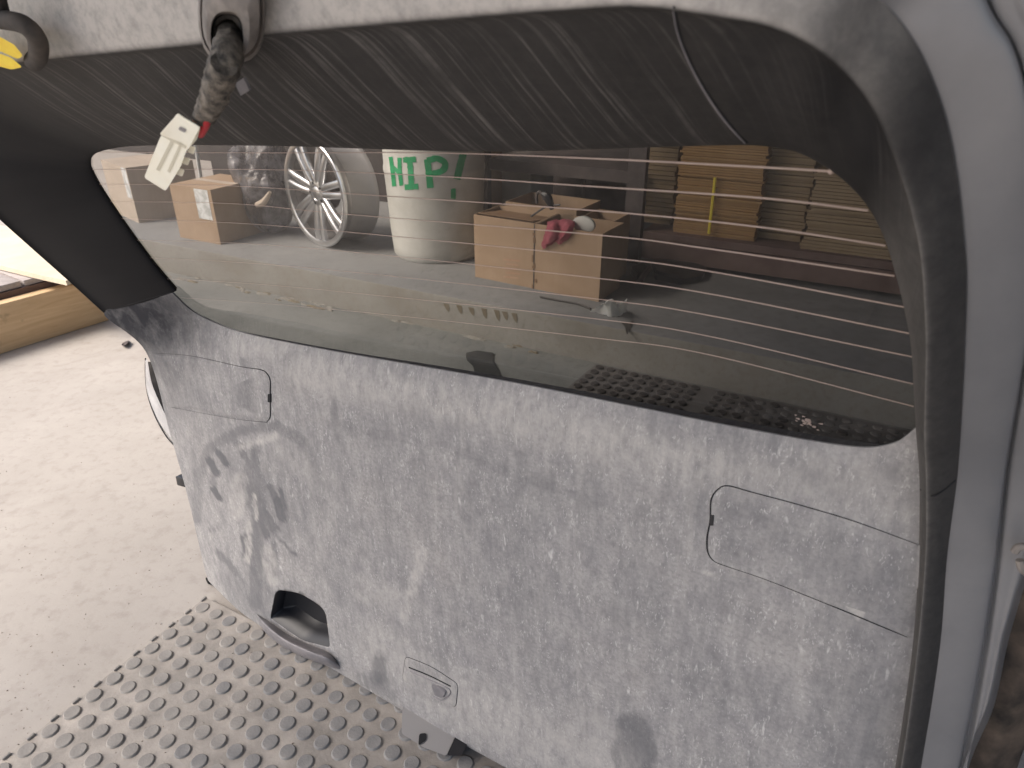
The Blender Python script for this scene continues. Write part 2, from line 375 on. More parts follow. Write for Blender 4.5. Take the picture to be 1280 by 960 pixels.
bk = [[p - N1 * (.003 + .062 * smooth01((j - 6) / 40)) for p in r] for j, r in enumerate(fg)]
bm = bmesh.new()
uvf = lambda i, j: ((fg[j][i] - G1).dot(-DH), (fg[j][i] - G1).dot(V1))
Vf = grid_faces(bm, fg, uvf); Vb = grid_faces(bm, bk, uvf)
loop_f = Vf[0] + [r[-1] for r in Vf[1:]] + Vf[-1][-2::-1] + [r[0] for r in Vf[-2:0:-1]]
loop_b = Vb[0] + [r[-1] for r in Vb[1:]] + Vb[-1][-2::-1] + [r[0] for r in Vb[-2:0:-1]]
for k in range(len(loop_f)):
    q = (k + 1) % len(loop_f); bm.faces.new((loop_f[k], loop_f[q], loop_b[q], loop_b[k]))
for v in bm.verts: v.co.z = max(v.co.z, .0005)
panel = obj('inner_panel', bm, [M['panel'], M['black']])
bvh_full = BVHTree.FromPolygons([p for r in fg for p in r], [(j * NU + i, j * NU + i + 1, (j + 1) * NU + i + 1, (j + 1) * NU + i) for j in range(NV - 1) for i in range(NU - 1)])
def onp(x, y, off=0.0, bvh=None):
    """where the sight line through (x, y) meets the panel, lifted off it"""
    r = ray(x, y).normalized(); q = (bvh or bvh_full).ray_cast(C0, r)
    if q[0] is None: return p1(x, y, .02 + off)
    n = q[1] if q[1].dot(r) < 0 else -q[1]
    return q[0] + n * off
# --- hand recess cut into the panel
rec = roundpoly([(338,773),(345,737),(376,742),(407,762),(413,810),(378,801)], [3, 9, 10, 12, 5, 8])
bm = bmesh.new()
rings_mesh(bm, [[onp(x, y, .012) for x, y in rec], [onp(x, y, -.030) + V1 * .003 for x, y in rec], [onp(376 + (x - 376) * .8, 775 + (y - 775) * .8, -.043) for x, y in rec]], True, True)
cut = obj('cutter', bm, [M['black'], M['black']])
mod = panel.modifiers.new('cut', 'BOOLEAN'); mod.object = cut; mod.operation = 'DIFFERENCE'; mod.solver = 'EXACT'
dg = bpy.context.evaluated_depsgraph_get()
nm = bpy.data.meshes.new_from_object(panel.evaluated_get(dg)); panel.modifiers.clear()
old = panel.data; panel.data = nm; bpy.data.meshes.remove(old); bpy.data.objects.remove(cut)
while len(panel.data.materials) > 2: panel.data.materials.pop()
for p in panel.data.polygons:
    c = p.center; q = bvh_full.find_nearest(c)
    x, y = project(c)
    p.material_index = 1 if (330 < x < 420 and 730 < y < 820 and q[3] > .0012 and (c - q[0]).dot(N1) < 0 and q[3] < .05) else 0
# wiped, smeared and muddy marks, painted shade along the lower right edge, capsules in panel measurements (a, b, radius, strength)
WIPE_SHADE = [((322,640),(320,755),9,.62),((1105,770),(1085,950),60,.3),((316,590),(326,640),9,.5),((318,690),(330,760),12,.40),((290,725),(335,770),14,.3),((318,560),(322,620),6,.5),((312,610),(330,655),10,.62),((338,608),(346,628),4.5,.7),((346,626),(353,648),5.5,.9),((350,612),(356,640),2.5,.8),((330,640),(326,658),4,.75),((326,656),(334,668),4.5,.8),((328,640),(342,660),7,.7),
 ((260,574),(271,592),4.5,.9),((272,565),(283,580),4,.9),((266,611),(275,623),4,.9),((265,595),(268,606),3.5,.5),((285,548),(300,556),4,.5),((300,560),(314,585),3.5,.6),((307,590),(311,630),5,.4),
 ((305,672),(308,694),4.2,.8),((342,680),(344,720),3.5,.6),((350,675),(372,696),1.6,.75),((272,690),(296,716),4,.62),((262,662),(274,660),2,.5),((340,665),(352,675),2,.5),
 ((311,480),(311,512),6,.55),((302,450),(305,458),2.5,.4),((474,825),(476,848),8,.85),((470,846),(480,856),9,.55),((452,848),(490,868),7,.35),((790,912),(800,940),22,.62),((785,940),(800,975),22,.62),
 ((652,570),(648,620),7,.25),((586,600),(584,650),7,.2),((560,560),(760,635),6,.18),((420,530),(560,560),6,.15),((365,445),(362,480),9,.22),((420,500),(416,530),5,.25),((505,858),(585,888),5,.3),
 ((248,600),(246,650),6,.4),((246,600),(262,560),6,.45),((262,560),(300,538),6.5,.5),((300,538),(345,532),6.5,.5),((345,532),(380,552),6.5,.42),((380,552),(398,600),6.5,.36),((398,600),(396,640),8,.2),((300,610),(312,580),6,.35),((275,560),(300,600),12,.16),((318,600),(350,640),16,.3),((880,580),(870,640),12,.18),((910,630),(920,690),14,.25),((1060,720),(1120,760),30,.25),((960,650),(990,690),14,.15),((185,450),(225,500),26,.35),((240,470),(250,600),10,.15)]
MUD = [((300,560),(345,545),4,.7),((300,600),(296,640),10,.4),((312,655),(309,700),4,.7),((318,618),(320,648),2.5,.8),((335,690),(340,725),9,.5),((352,560),(385,590),12,.3),((300,430),(350,430),16,.5),((515,740),(528,690),7,.7),((505,775),(512,740),4,.6),((455,735),(500,755),16,.35),((380,465),(620,515),24,.57),((620,515),(900,590),26,.55),((900,590),(1080,620),24,.4),((470,800),(560,870),26,.4),((560,870),(760,960),34,.5),((1060,752),(1075,768),6,.8),((1020,600),(1120,640),34,.35),((720,885),(770,925),12,.3),((880,716),(895,722),2.5,.8),((410,600),(400,690),14,.2)]
def capsule(px, L):
    out = 0; P = Vector(px)
    for a, b, r, s in L:
        A, B = Vector(a), Vector(b)
        if not (min(a[0], b[0]) - 2.4 * r < px[0] < max(a[0], b[0]) + 2.4 * r and min(a[1], b[1]) - 2.4 * r < px[1] < max(a[1], b[1]) + 2.4 * r): continue
        t = max(0, min(1, (P - A).dot(B - A) / max(1e-6, (B - A).length_squared))); d = (P - A - (B - A) * t).length
        soft = .45 if r < 12 else (.3 if s > .58 else 1.3)
        out = max(out, s * smooth01((r * (1 + soft * .5) - d) / (r * soft)))
    return out
def mk(L):
    def f(co):
        if (co - bvh_full.find_nearest(co)[0]).length > .004: return 0
        x, y = project(co); n = noise.noise(co * 70) * 2.2 + noise.noise(co * 200) * .8; return capsule((x + n, y + noise.noise(co * 70 + Vector((9, 9, 9))) * 2.2), L)
    return f
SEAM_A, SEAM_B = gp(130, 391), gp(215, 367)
def corner_shade(co):  # shade painted near-black on the panel's upper-left corner, fading away from the seam
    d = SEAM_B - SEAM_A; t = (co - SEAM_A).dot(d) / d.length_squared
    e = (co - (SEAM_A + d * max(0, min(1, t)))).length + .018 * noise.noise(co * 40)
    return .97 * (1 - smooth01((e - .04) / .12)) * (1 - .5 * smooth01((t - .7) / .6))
set_attr(panel, 'wipe_shade', mk(WIPE_SHADE)); set_attr(panel, 'mud', mk(MUD)); set_attr(panel, 'corner_shade', corner_shade)
gpart(panel)
def patch(name, poly, m, parent, off=.0015, skirt=.003, rings=(1, .975, .8, .55, .3, .08), own=True, bvh=None, uv=True):
    """a thin cover lying on the panel, its edge turned down"""
    cx = sum(p[0] for p in poly) / len(poly); cy = sum(p[1] for p in poly) / len(poly); R_ = []
    R_.append([onp(x, y, -skirt, bvh) for x, y in poly])
    for k in rings: R_.append([onp(cx + (x - cx) * k, cy + (y - cy) * k, off if k < 1 else off * .3, bvh) for x, y in poly])
    bm = bmesh.new(); rings_mesh(bm, R_, True, True)
    if uv:
        ul = bm.loops.layers.uv.verify()
        for f in bm.faces:
            for l in f.loops: l[ul].uv = ((l.vert.co - G1).dot(-DH), (l.vert.co - G1).dot(V1))
    return under(obj(name, bm, m), parent) if parent else obj(name, bm, m)
def seamline(name, pts, rad, m, parent, off=.0003, seg=6, n=None, closed=False):
    if n:
        rr = rad if isinstance(rad, list) else [rad] * len(pts)
        q3 = crs([Vector((x, y, r)) for (x, y), r in zip(pts, rr)], n); pts = [(v[0], v[1]) for v in q3]; rad = [max(.0001, v[2]) for v in q3]
    q = [onp(x, y, off) for x, y in pts]
    if closed: q = q + [q[0]]
    bm = bmesh.new(); tube(bm, q, rad, seg); return under(obj(name, bm, m), parent)
# access covers for the lamps
cov = roundpoly([(193,444),(240,447),(334,466),(338,497),(337,527),(290,522),(216,509)], [2, 20, 9, 8, 7, 20, 2])
lc = patch('access_cover', cov, M['panel'], gate, .0012); set_attr(lc, 'corner_shade', corner_shade); set_attr(lc, 'wipe_shade', mk(WIPE_SHADE)); set_attr(lc, 'mud', mk(MUD))
seamline('seam', [(190,441),(240,445),(300,458),(326,462),(334,467),(338,476),(338,497),(338,520),(334,527)], [.0002, .0003, .0004, .0007, .0009, .0010, .0010, .0009, .0005], M['seam'], lc, n=40)
seamline('seam', [(334,528),(290,523),(214,509)], [.0004, .0002, .0002], M['seam'], lc, n=20)
patch('notch', [(335.5,492),(339.5,492),(339.5,503),(335.5,503)], M['seam'], lc, .0020, .002, (1, .8, .3), uv=False)
rc = roundpoly([(893,607),(1000,632),(1150,681),(1148,740),(1138,798),(1010,746),(884,706),(886,650)], [18, 30, 2, 10, 2, 30, 26, 10])
rcv = patch('access_cover', rc, M['panel'], gate, .0008); set_attr(rcv, 'wipe_shade', mk(WIPE_SHADE)); set_attr(rcv, 'mud', mk(MUD))
seamline('seam', [(1146,680),(1070,652),(1000,631),(940,615),(910,607),(897,612),(889,625),(888,650),(884,672),(885,690),(893,701),(910,708),(960,725),(1040,757),(1100,782),(1134,796)], [.0002, .0004, .0004, .0005, .0006, .0006, .0007, .0008, .0008, .0007, .0006, .0005, .0005, .0006, .0005, .0003], M['seam'], rcv, .0006, n=90)
patch('notch', [(888,643),(893,643),(892,657),(887,657)], M['black'], rcv, .0020, .002, (1, .8, .3), uv=False)
# pull handle lip
T_ = [(321,766),(338,774),(362,790),(390,803),(412,812),(427,830)]
B_ = [(321,769),(330,789),(352,808),(383,823),(408,832),(427,838)]
tw = [.25, .8, 1, 1, .8, .15]
def hrow(f, w, dy=0): return [gp(a[0] + (b[0] - a[0]) * f, a[1] + (b[1] - a[1]) * f + dy, -.004 + w * t) for a, b, t in zip(T_, B_, tw)]
g = surf([hrow(0, -.020), hrow(.02, -.004), hrow(.25, .014), hrow(.48, .028), hrow(.62, .032), hrow(.82, .030), hrow(.97, .022), hrow(1.0, .002)], 40, 30); bm = bmesh.new(); grid_faces(bm, g)
for v in bm.verts: v.co.z = max(v.co.z, .0008)
hand = gpart(obj('pull_handle', bm, M['lip'], ang=70))
# latch cover with its slot
lcv = patch('latch_cover', roundpoly([(507,820),(540,833),(573,855),(570,885),(540,871),(503,850)], [5, 12, 6, 6, 12, 6]), M['lip'] if False else M['panel'], gate, .0014)
set_attr(lcv, 'wipe_shade', lambda c: .22); set_attr(lcv, 'mud', mk(MUD))
seamline('seam', roundpoly([(507,820),(540,833),(573,855),(570,885),(540,871),(503,850)], [5, 12, 6, 6, 12, 6], 3), .0005, M['seam'], lcv, closed=True)
seamline('slot', [(512,833.5),(538,844),(564,857)], .0014, M['seam'], lcv, .001, n=8)
bm = bmesh.new(); tube(bm, [onp(x, y, .0015) for x, y in ((514,838),(532,846),(552,855),(563,861),(562,868),(553,874),(543,869))], .0013, 6, 24); under(obj('embossed_rim', bm, M['lip']), lcv)
patch('tab', roundpoly([(540,853),(552,857),(560,863),(556,871),(545,868)], 2.5, 3), M['lip'], lcv, .0045, .001, (1, .9, .5, .2), uv=False)
# latch bracket under the panel edge
def onm(x, y, z=.006): return ground(x, y, z)
bm = bmesh.new()
rings_mesh(bm, [[onm(x, y, z) for x, y in roundpoly([(503,882),(570,918),(558,945),(529,934),(502,917)], 3, 3)] for z in (.0002, .022)], True, True)
bmesh.ops.bevel(bm, geom=[e for e in bm.edges if e.calc_face_angle(0) > .7], offset=.002, segments=2, affect='EDGES')
br = gpart(obj('latch_bracket', bm, M['panel'])); set_attr(br, 'wipe_shade', lambda c: .12); set_attr(br, 'mud', lambda c: .2)
bm = bmesh.new(); rings_mesh(bm, [[onm(x, y, z) for x, y in roundpoly([(571,916),(587,925),(576,945),(559,944)], 2, 2)] for z in (.0002, .024)], True, True); under(obj('latch_stop', bm, M['black']), br)
bm = bmesh.new(); rings_mesh(bm, [[onm(x, y, z) for x, y in roundpoly([(524,917),(533,916),(533,925),(523,932)], 3, 3)] for z in (.012, .0235)], True, True); under(obj('latch_hole', bm, M['seam']), br)

# --- window surround: stations from the left seam round the top to the right seam and down the right flank
A = [(215,366),(185,331),(150,284),(122,243),(108,218),(104,205),(106,195),(118,188),(150,182),(200,180),(260,180),(350,181),(450,184),(550,187),(650,187),(750,184),(850,181),(920,180),(960,182),(1000,191),(1041,214),(1072,242),(1091,268),(1107,302),(1120,345),(1131,390),(1139,437),(1142,490),(1145,540),(1149,600),(1147,690),(1141,790),(1130,880),(1118,960),(1095,1090)]
B = [(130,390),(85,349),(40,309),(0,273),(-45,228),(-85,180),(-95,138),(-70,104),(0,80),(60,71),(150,61),(250,51),(335,39),(450,28),(570,18),(690,9),(800,4),(905,18),(967,31),(1020,57),(1062,93),(1093,135),(1117,187),(1138,250),(1152,315),(1157,375),(1159,430),(1158,490),(1157,545),(1159,605),(1158,690),(1150,790),(1139,880),(1127,960),(1105,1090)]
Cc = {8:(-40,10),9:(30,-20),10:(130,-50),11:(240,-75),12:(340,-90),13:(450,-100),14:(570,-105),15:(700,-108),16:(820,-100),17:(930,-80),18:(1010,-60),19:(1060,-32),20:(1105,5),21:(1140,48),22:(1163,93),23:(1183,152),24:(1196,220),25:(1204,290),26:(1208,350),27:(1206,430),28:(1203,500),29:(1197,593),30:(1184,695),31:(1177,790),32:(1166,872),33:(1152,956),34:(1130,1090)}
Dd = {17:(1010,-190),18:(1110,-160),19:(1165,-120),20:(1203,-70),21:(1232,10),22:(1259,55),23:(1275,105),24:(1285,160),25:(1290,230),26:(1290,300),27:(1284,380),28:(1274,460),29:(1253,590),30:(1241,700),31:(1227,795),32:(1212,880),33:(1196,958),34:(1168,1090)}
NS = len(A)
TOPD = .075
def wB(i): return .062 + (.02 if 8 <= i <= 19 else 0) - (.028 * smooth01((i - 24) / 8) if i > 24 else 0) - (.03 * (1 - i / 4) if i < 4 else 0)
A0, Am, Bp, Bq, Cm, Cp = [], [], [], [], [], []
for i in range(NS):
    a = gp(*A[i], .003); b = gp(*B[i], wB(i)); a0 = a - N2 * .012
    A0.append(a0); 
    m_ = a.lerp(b, .5); Am.append(m_ + (N2 * .006 if i > 18 else N2 * (.004)))
    if i in Cc:
        c = gp(*Cc[i], wB(i) - (.020 if i < 20 else .016))
    else:
        out = (b - a); out = (out - N2 * out.dot(N2)).normalized(); c = b - N2 * .075 + out * .004
    Bp.append(a.lerp(b, .92)); Bq.append(b); Cm.append(b.lerp(c, .5) + N2 * .003); Cp.append(c)
Ap = [gp(*A[i], .003) for i in range(NS)]
g = surf([A0, Ap, Am, Bp, Bq, Cm, Cp], 260, 56)
arc = [0]
for i in range(1, 260): arc.append(arc[-1] + (g[28][i] - g[28][i - 1]).length)
bm = bmesh.new(); bm.loops.layers.uv.verify(); bm.verts.layers.float.new('dust'); bm.verts.layers.float.new('streak')
VV = grid_faces(bm, g, lambda i, j: (arc[i], j / 55))
dl = bm.verts.layers.float['dust']; sl_ = bm.verts.layers.float['streak']
for j in range(56):
    for i in range(260):
        st = i / 259 * (NS - 1); rr = j / 55 * 6
        top = smooth01((st - 6.5) / 2) * (1 - smooth01((st - 18.5) / 4.5))
        right = smooth01((st - 21) / 3)
        outer = smooth01((rr - 3.75) / .4)
        rim = math.exp(-((rr - 3.8) / .35) ** 2)
        VV[j][i][dl] = outer * ((.95 - .5 * smooth01((st - 15.5) / 4)) * top + .10 * right) + (1 - outer) * (.05 * top + .13 * right) + .18 * rim * right + .06 * math.exp(-((rr - 1.4) / .6) ** 2) * right
        VV[j][i][sl_] = (1 - outer) * (smooth01((st - 7) / 1.5) * (1 - .8 * smooth01((st - 16.6) / .8)) * .85)
trim = gpart(obj('window_trim', bm, M['trim']))
bvh_t = BVHTree.FromPolygons([p for r in g for p in r], [(j * 260 + i, j * 260 + i + 1, (j + 1) * 260 + i + 1, (j + 1) * 260 + i) for j in range(55) for i in range(259)])
def ont(x, y, off=0.0):
    r = ray(x, y).normalized(); q = bvh_t.ray_cast(C0, r)
    if q[0] is None: return p2(x, y, .05)
    n = q[1] if q[1].dot(r) < 0 else -q[1]
    return q[0] + n * off
def tseam(name, pts, rad, m, off=.0002):
    bm = bmesh.new(); tube(bm, [ont(x, y, off) for x, y in pts], rad, 6, 40); return under(obj(name, bm, m), trim)
tseam('seam', [(841,8),(847,40),(862,78),(884,118),(908,152),(931,178)], [.0003, .0005, .0006, .0008, .0009, .0006], M['lip'], .0004)
tseam('seam', [(843,8),(849,40),(864,78),(886,118),(910,152),(934,178)], .0006, M['seam'], .0001)
tseam('seam', [(133,389),(160,381),(190,372),(213,366)], .0004, M['seam'], .0002)
tseam('seam', [(1151,612),(1165,620),(1180,612),(1194,600)], .0006, M['seam'], .0003)
# --- painted metal flange, groove, outer strip and the rubber seal on the right edge
def rail(f, w):
    out = []
    for i in range(NS):
        if i in Dd and i >= 17:
            out.append(gp(*f(i), wB(i) + w))
        else:
            b, c = Bq[i], Cp[i]; a = Ap[i]; o_ = (b - a); o_ = (o_ - N2 * o_.dot(N2)).normalized(); out.append(c + o_ * (.03 + abs(w) * .3) - N2 * (.02 - w * .3))
    return out
D1 = rail(lambda i: Dd[i], -.028)
Ctop = [Cp[i] - N2 * .004 - (Bq[i] - Cp[i]).normalized() * -.004 for i in range(NS)]
Dm = [Ctop[i].lerp(D1[i], .5) + N2 * .003 for i in range(NS)]
Dg = rail(lambda i: (Dd[i][0] + 5, Dd[i][1]), -.037); E1 = rail(lambda i: (Dd[i][0] + 12, Dd[i][1] + 2), -.032)
Ff = lambda i: (Dd[i][0] + (60 if i < 29 else [58, 42, 28, 24, 8, 6][i - 29] if i < 35 else 6), Dd[i][1])
F1 = rail(Ff, -.036); F2 = rail(lambda i: (Ff(i)[0] + 6, Ff(i)[1] + 4), -.075)
bm = bmesh.new(); g2 = surf([[p - N2 * .02 for p in Ctop], Ctop, Dm, D1, Dg, E1, [a.lerp(b, .5) + N2 * .002 for a, b in zip(E1, F1)], F1, F2], 200, 50); grid_faces(bm, g2)
flange = gpart(obj('painted_flange', bm, M['paint']))
G1r = rail(lambda i: ((1420, 600), (1400, 700), (1350, 800), (1310, 880), (1272, 958), (1240, 1090))[i - 29] if i >= 29 else (Ff(i)[0] + 80, Ff(i)[1]), -.11)
bm = bmesh.new(); grid_faces(bm, surf([F2, [a.lerp(b, .3) + N2 * .014 for a, b in zip(F2, G1r)], [a.lerp(b, .65) + N2 * .010 for a, b in zip(F2, G1r)], G1r, [p - N2 * .03 for p in G1r]], 160, 20))
gpart(obj('weatherstrip', bm, M['seal']))
bm = bmesh.new(); tube(bm, [gp(x, y, .03) for x, y in ((1268, 690), (1273, 684), (1284, 684), (1290, 694), (1290, 716), (1278, 712), (1275, 700))], .0032, 8, 24); gpart(obj('striker_loop', bm, M['boot']))
# --- glass and heating lines
gl = [p2(*A[i], -.004) for i in range(0, 29)] + [p2(x, y, -.004) for x, y in rowsP[0][0][::-1][1:-1]]
cen = sum(gl, Vector()) / len(gl); gl = [cen + (p - cen) * 1.02 for p in gl]
bm = bmesh.new(); vs = [bm.verts.new(p) for p in gl]; bm.faces.new(vs)
glass = gpart(obj('window_glass', bm, M['glass'], smooth=False))
wires = [[(112,190),(330,191),(540,191),(740,198),(935,208),(1039,214)], [(108,212),(330,212),(540,220),(740,233),(947,247),(1085,263)], [(114,230),(280,232),(465,244),(740,263),(935,282),(1107,307)],
 [(128,252),(280,254),(424,267),(740,293),(880,310),(1118,345)], [(145,273),(280,278),(424,289),(740,320),(880,338),(1131,384)], [(165,300),(300,304),(450,316),(740,347),(880,366),(1138,417)],
 [(182,322),(300,328),(450,341),(740,373),(880,393),(1140,446)], [(200,348),(320,355),(480,370),(740,398),(880,419),(1142,480)], [(222,372),(340,380),(500,395),(740,422),(880,442),(1142,508)]]
for k, wv in enumerate(wires):
    bm = bmesh.new(); tube(bm, [p2(x, y, -.0032) for x, y in wv], [.0003 + (.00028 - .000014 * k) * t - .00002 * k for t in (.1, .3, .8, 1.4, 1.8, 1.9)], 6, 40); under(obj('heating_wire', bm, M['wire']), glass)
for x, y in ((1039,214),):
    bm = bmesh.new(); bmesh.ops.create_icosphere(bm, subdivisions=2, radius=.0022); o = obj('solder_dot', bm, M['wire']); o.data.transform(Matrix.Translation(p2(x, y, -.0025))); under(o, glass)
bm = bmesh.new(); tube(bm, [p2(x, y, -.0028) for x, y in rowsP[0][0][1:-1]], .0011, 6, 60); under(obj('window_gasket', bm, M['seam']), glass)
# --- tail lamp, bump stop at the left outline, outside of the gate
lamp = surf([[p1(x, y, w) for x, y, w in r] for r in (
    [(184,448,-.062),(190,480,-.062),(205,515,-.062),(222,552,-.062)], [(182,452,-.085),(184,490,-.085),(198,527,-.085),(219,558,-.085)], [(195,452,-.12),(205,490,-.12),(216,525,-.12),(228,556,-.12)])], 20, 9)
bm = bmesh.new(); grid_faces(bm, lamp); lo = gpart(obj('tail_lamp', bm, M['lens']))
bm = bmesh.new(); tube(bm, [p1(x, y, -.085) for x, y in ((182,448),(182,470),(185,494),(194,520),(207,544),(219,558))], .0016, 6, 30); under(obj('lamp_rim', bm, M['black']), lo)
bm = bmesh.new(); box(bm, p1(221, 607, -.04), (p1(232, 610, -.04) - p1(221, 607, -.04)), V1 * .022, N1 * -.02, .003); gpart(obj('bump_stop', bm, M['black']))
# --- wiring grommet with harness and connector
def ringp(cx, cy, rx, ry, w, n=28, sq=.75, rot=0):
    out = []
    for k in range(n):
        t = 2 * math.pi * k / n; c, s_ = math.cos(t), math.sin(t)
        x = rx * math.copysign(abs(c) ** sq, c); y = ry * math.copysign(abs(s_) ** sq, s_)
        out.append(p2(cx + x * math.cos(rot) - y * math.sin(rot), cy + x * math.sin(rot) + y * math.cos(rot), w))
    return out
bm = bmesh.new()
rings_mesh(bm, [ringp(290,14,43,66,.05), ringp(290,14,42.5,65,.080), ringp(290,14,40,61,.090), ringp(289,17,37,55,.088), ringp(289,19,35,52,.094), ringp(285,36,27,40,.101), ringp(284,44,21,30,.101), ringp(284,45,19,27,.088)])
grom = gpart(obj('wiring_grommet', bm, M['boot']))
bm = bmesh.new(); rings_mesh(bm, [ringp(284,45,19.5,28,.092), ringp(284,44,15,22,.06)], False, True); under(obj('grommet_hole', bm, M['seam']), grom)
HW = .12
path = [(288,30,.07),(286,52,.10),(283,74,HW),(276,92,HW + .005),(271,110,HW + .005),(264,128,HW + .005),(254,146,HW + .005)]
bm = bmesh.new(); tube(bm, [p2(*q) for q in path], [.0070, .0088, .0102, .0104, .0096, .0088, .0074], 14, 40)
for v in bm.verts: v.co += Vector((noise.noise(v.co * 160), noise.noise(v.co * 160 + Vector((5, 0, 0))), noise.noise(v.co * 160 + Vector((0, 5, 0))))) * .0022
harn = gpart(obj('wiring_harness', bm, M['tape']))
for nm_, m_, q, r_ in (('tape_wrap', M['tape'], [(280,80),(276,92)], .0085), ('wire', M['tan'], [(254,144),(246,150),(240,160)], .0025), ('wire', M['red'], [(260,142),(257,156),(250,168)], .0030), ('wire', M['straw'], [(256,142),(250,154),(244,164)], .0022)):
    bm = bmesh.new(); tube(bm, [p2(x, y, HW + .008) for x, y in q], r_, 10, 10); under(obj(nm_, bm, m_), harn)
bm = bmesh.new(); box(bm, p2(296,103,.10), p2(303,118,.10) - p2(296,103,.10), p2(307,96,.10) - p2(296,103,.10), N2 * .002); under(obj('tape_end', bm, M['lip']), harn)
def prism(poly, w, t):
    return [[p2(x, y, w + q) for x, y in poly] for q in (0, t)]
bm = bmesh.new(); ax = [(222,141),(251,158),(246,175),(233,188),(226,208),(207,239),(180,222),(200,172)]
rings_mesh(bm, prism(roundpoly(ax, 3, 2), HW - .014, .028), True, True)
bmesh.ops.bevel(bm, geom=[e for e in bm.edges if e.calc_face_angle(0) > .8], offset=.001, segments=2, affect='EDGES')
con = gpart(obj('wire_connector', bm, M['ivory']))
bm = bmesh.new(); rings_mesh(bm, prism(roundpoly([(222,142),(250,159),(238,182),(199,168)], 3, 2), HW + .0135, .003), True, True); under(obj('connector_collar', bm, M['ivory']), con)
bm = bmesh.new(); rings_mesh(bm, prism(roundpoly([(225,158),(233,162),(231,166),(223,162)], 1, 2), HW + .0164, .0006), True, True); under(obj('locking_tab', bm, M['lip']), con)
for k in range(3):
    bm = bmesh.new(); x, y = 241 - 7 * k, 182 + 14 * k; rings_mesh(bm, prism(roundpoly([(x - 4, y), (x + 4, y + 2), (x + 1, y + 11), (x - 7, y + 8)], 2, 2), HW - .012, .020), True, True); under(obj('connector_rib', bm, M['ivory']), con)
for q in ([(213,176),(217,178),(199,214),(195,212)], [(225,178),(228,180),(212,216),(209,214)], [(204,167),(233,183),(232,186),(202,170)]):
    bm = bmesh.new(); rings_mesh(bm, prism(q, HW + .0136, .0008), True, True); under(obj('moulded_rib', bm, M['ribm']), con)
bm = bmesh.new(); tube(bm, [p2(x, y, .105) for x, y in ((-30,22),(5,25),(30,31),(46,48),(48,68),(42,78))], .0075, 12, 40); hose = gpart(obj('corrugated_hose', bm, M['rubber']))
bm = bmesh.new(); tube(bm, [p2(x, y, .10) for x, y in ((-6,-30),(0,0),(6,24))], .005, 10, 12); under(obj('hose', bm, M['rubber']), hose)
for q in ([(-30,44),(0,46),(18,56),(29,70),(22,74),(0,64),(-30,62)], [(-30,68),(0,67),(14,72),(28,84),(14,87),(-4,82),(-30,80)]):
    bm = bmesh.new(); rings_mesh(bm, prism(roundpoly(q, 3, 2), .10, .014), True, True); under(obj('yellow_clip', bm, M['yellow']), hose)

# ------------------------------------------------------------------ studded mat under the gate
SO = ground(253, 760); CDm = Vector((-.46178, -.88700, 0)) * .03927; RDm = Vector((.88444, -.46666, 0)) * .03805
mroot = thing('studded_mat', 'dusty grey rubber mat with round studs in front of the tailgate', 'rubber mat', SO + Vector((0, 0, FZ)))
def mp(i, j, z=0.0): return SO + RDm * i + CDm * j + Vector((0, 0, z))
bm = bmesh.new(); box(bm, mp(-.52, -.62, FZ), RDm * 27, CDm * 24, Vector((0, 0, -FZ)), .002); under(obj('base_sheet', bm, M['mat']), mroot)
def studmesh(r, h_, name, m, seg=14):
    bm = bmesh.new(); R3 = [[Vector((math.cos(2 * math.pi * k / seg) * q, math.sin(2 * math.pi * k / seg) * q, z)) for k in range(seg)] for q, z in ((r * 1.10, -.0005), (r, h_ * .75), (r * .92, h_))]
    rings_mesh(bm, R3, False, True); me = bpy.data.meshes.new(name); bmesh.ops.recalc_face_normals(bm, faces=bm.faces[:]); bm.to_mesh(me); bm.free()
    for p in me.polygons: p.use_smooth = True
    me.set_sharp_from_angle(angle=R(50)); me.materials.append(m); return me
sm = studmesh(.0128, .0050, 'stud', M['stud']); sm2 = studmesh(.0128, .0050, 'stud', M['studw']); cnt = 0
def linegate(x): 
    L = rowsP[7][0]
    for a, b in zip(L, L[1:]):
        if a[0] <= x <= b[0]: return a[1] + (b[1] - a[1]) * (x - a[0]) / (b[0] - a[0])
    return -1
for j in range(0, 20):
    for i in range(0, 26):
        p = mp(i, j); x, y = project(p)
        if -20 < x < 700 and y < 985 and y > linegate(x) - 12 and cnt < 300:
            o = bpy.data.objects.new('stud', sm2 if random.random() < smooth01((x - 250 + (y - 800) * .3) / 190) else sm); COL.objects.link(o); o.location = p; o.rotation_euler.z = random.random() * 6; s = random.uniform(.96, 1.04); o.scale = (s, s, random.uniform(.5, .85)); under(o, mroot); cnt += 1
bm = bmesh.new(); box(bm, Vector((0, 0, FZ)), RDm * .12, CDm * .34, Vector((0, 0, -FZ + .004)), .001); tmesh = obj('edge_tooth', bm, M['stud']); tm = tmesh.data; bpy.data.objects.remove(tmesh)
for j in range(0, 14):
    o = bpy.data.objects.new('edge_tooth', tm); COL.objects.link(o); o.location = mp(-.50, j - .62); under(o, mroot)

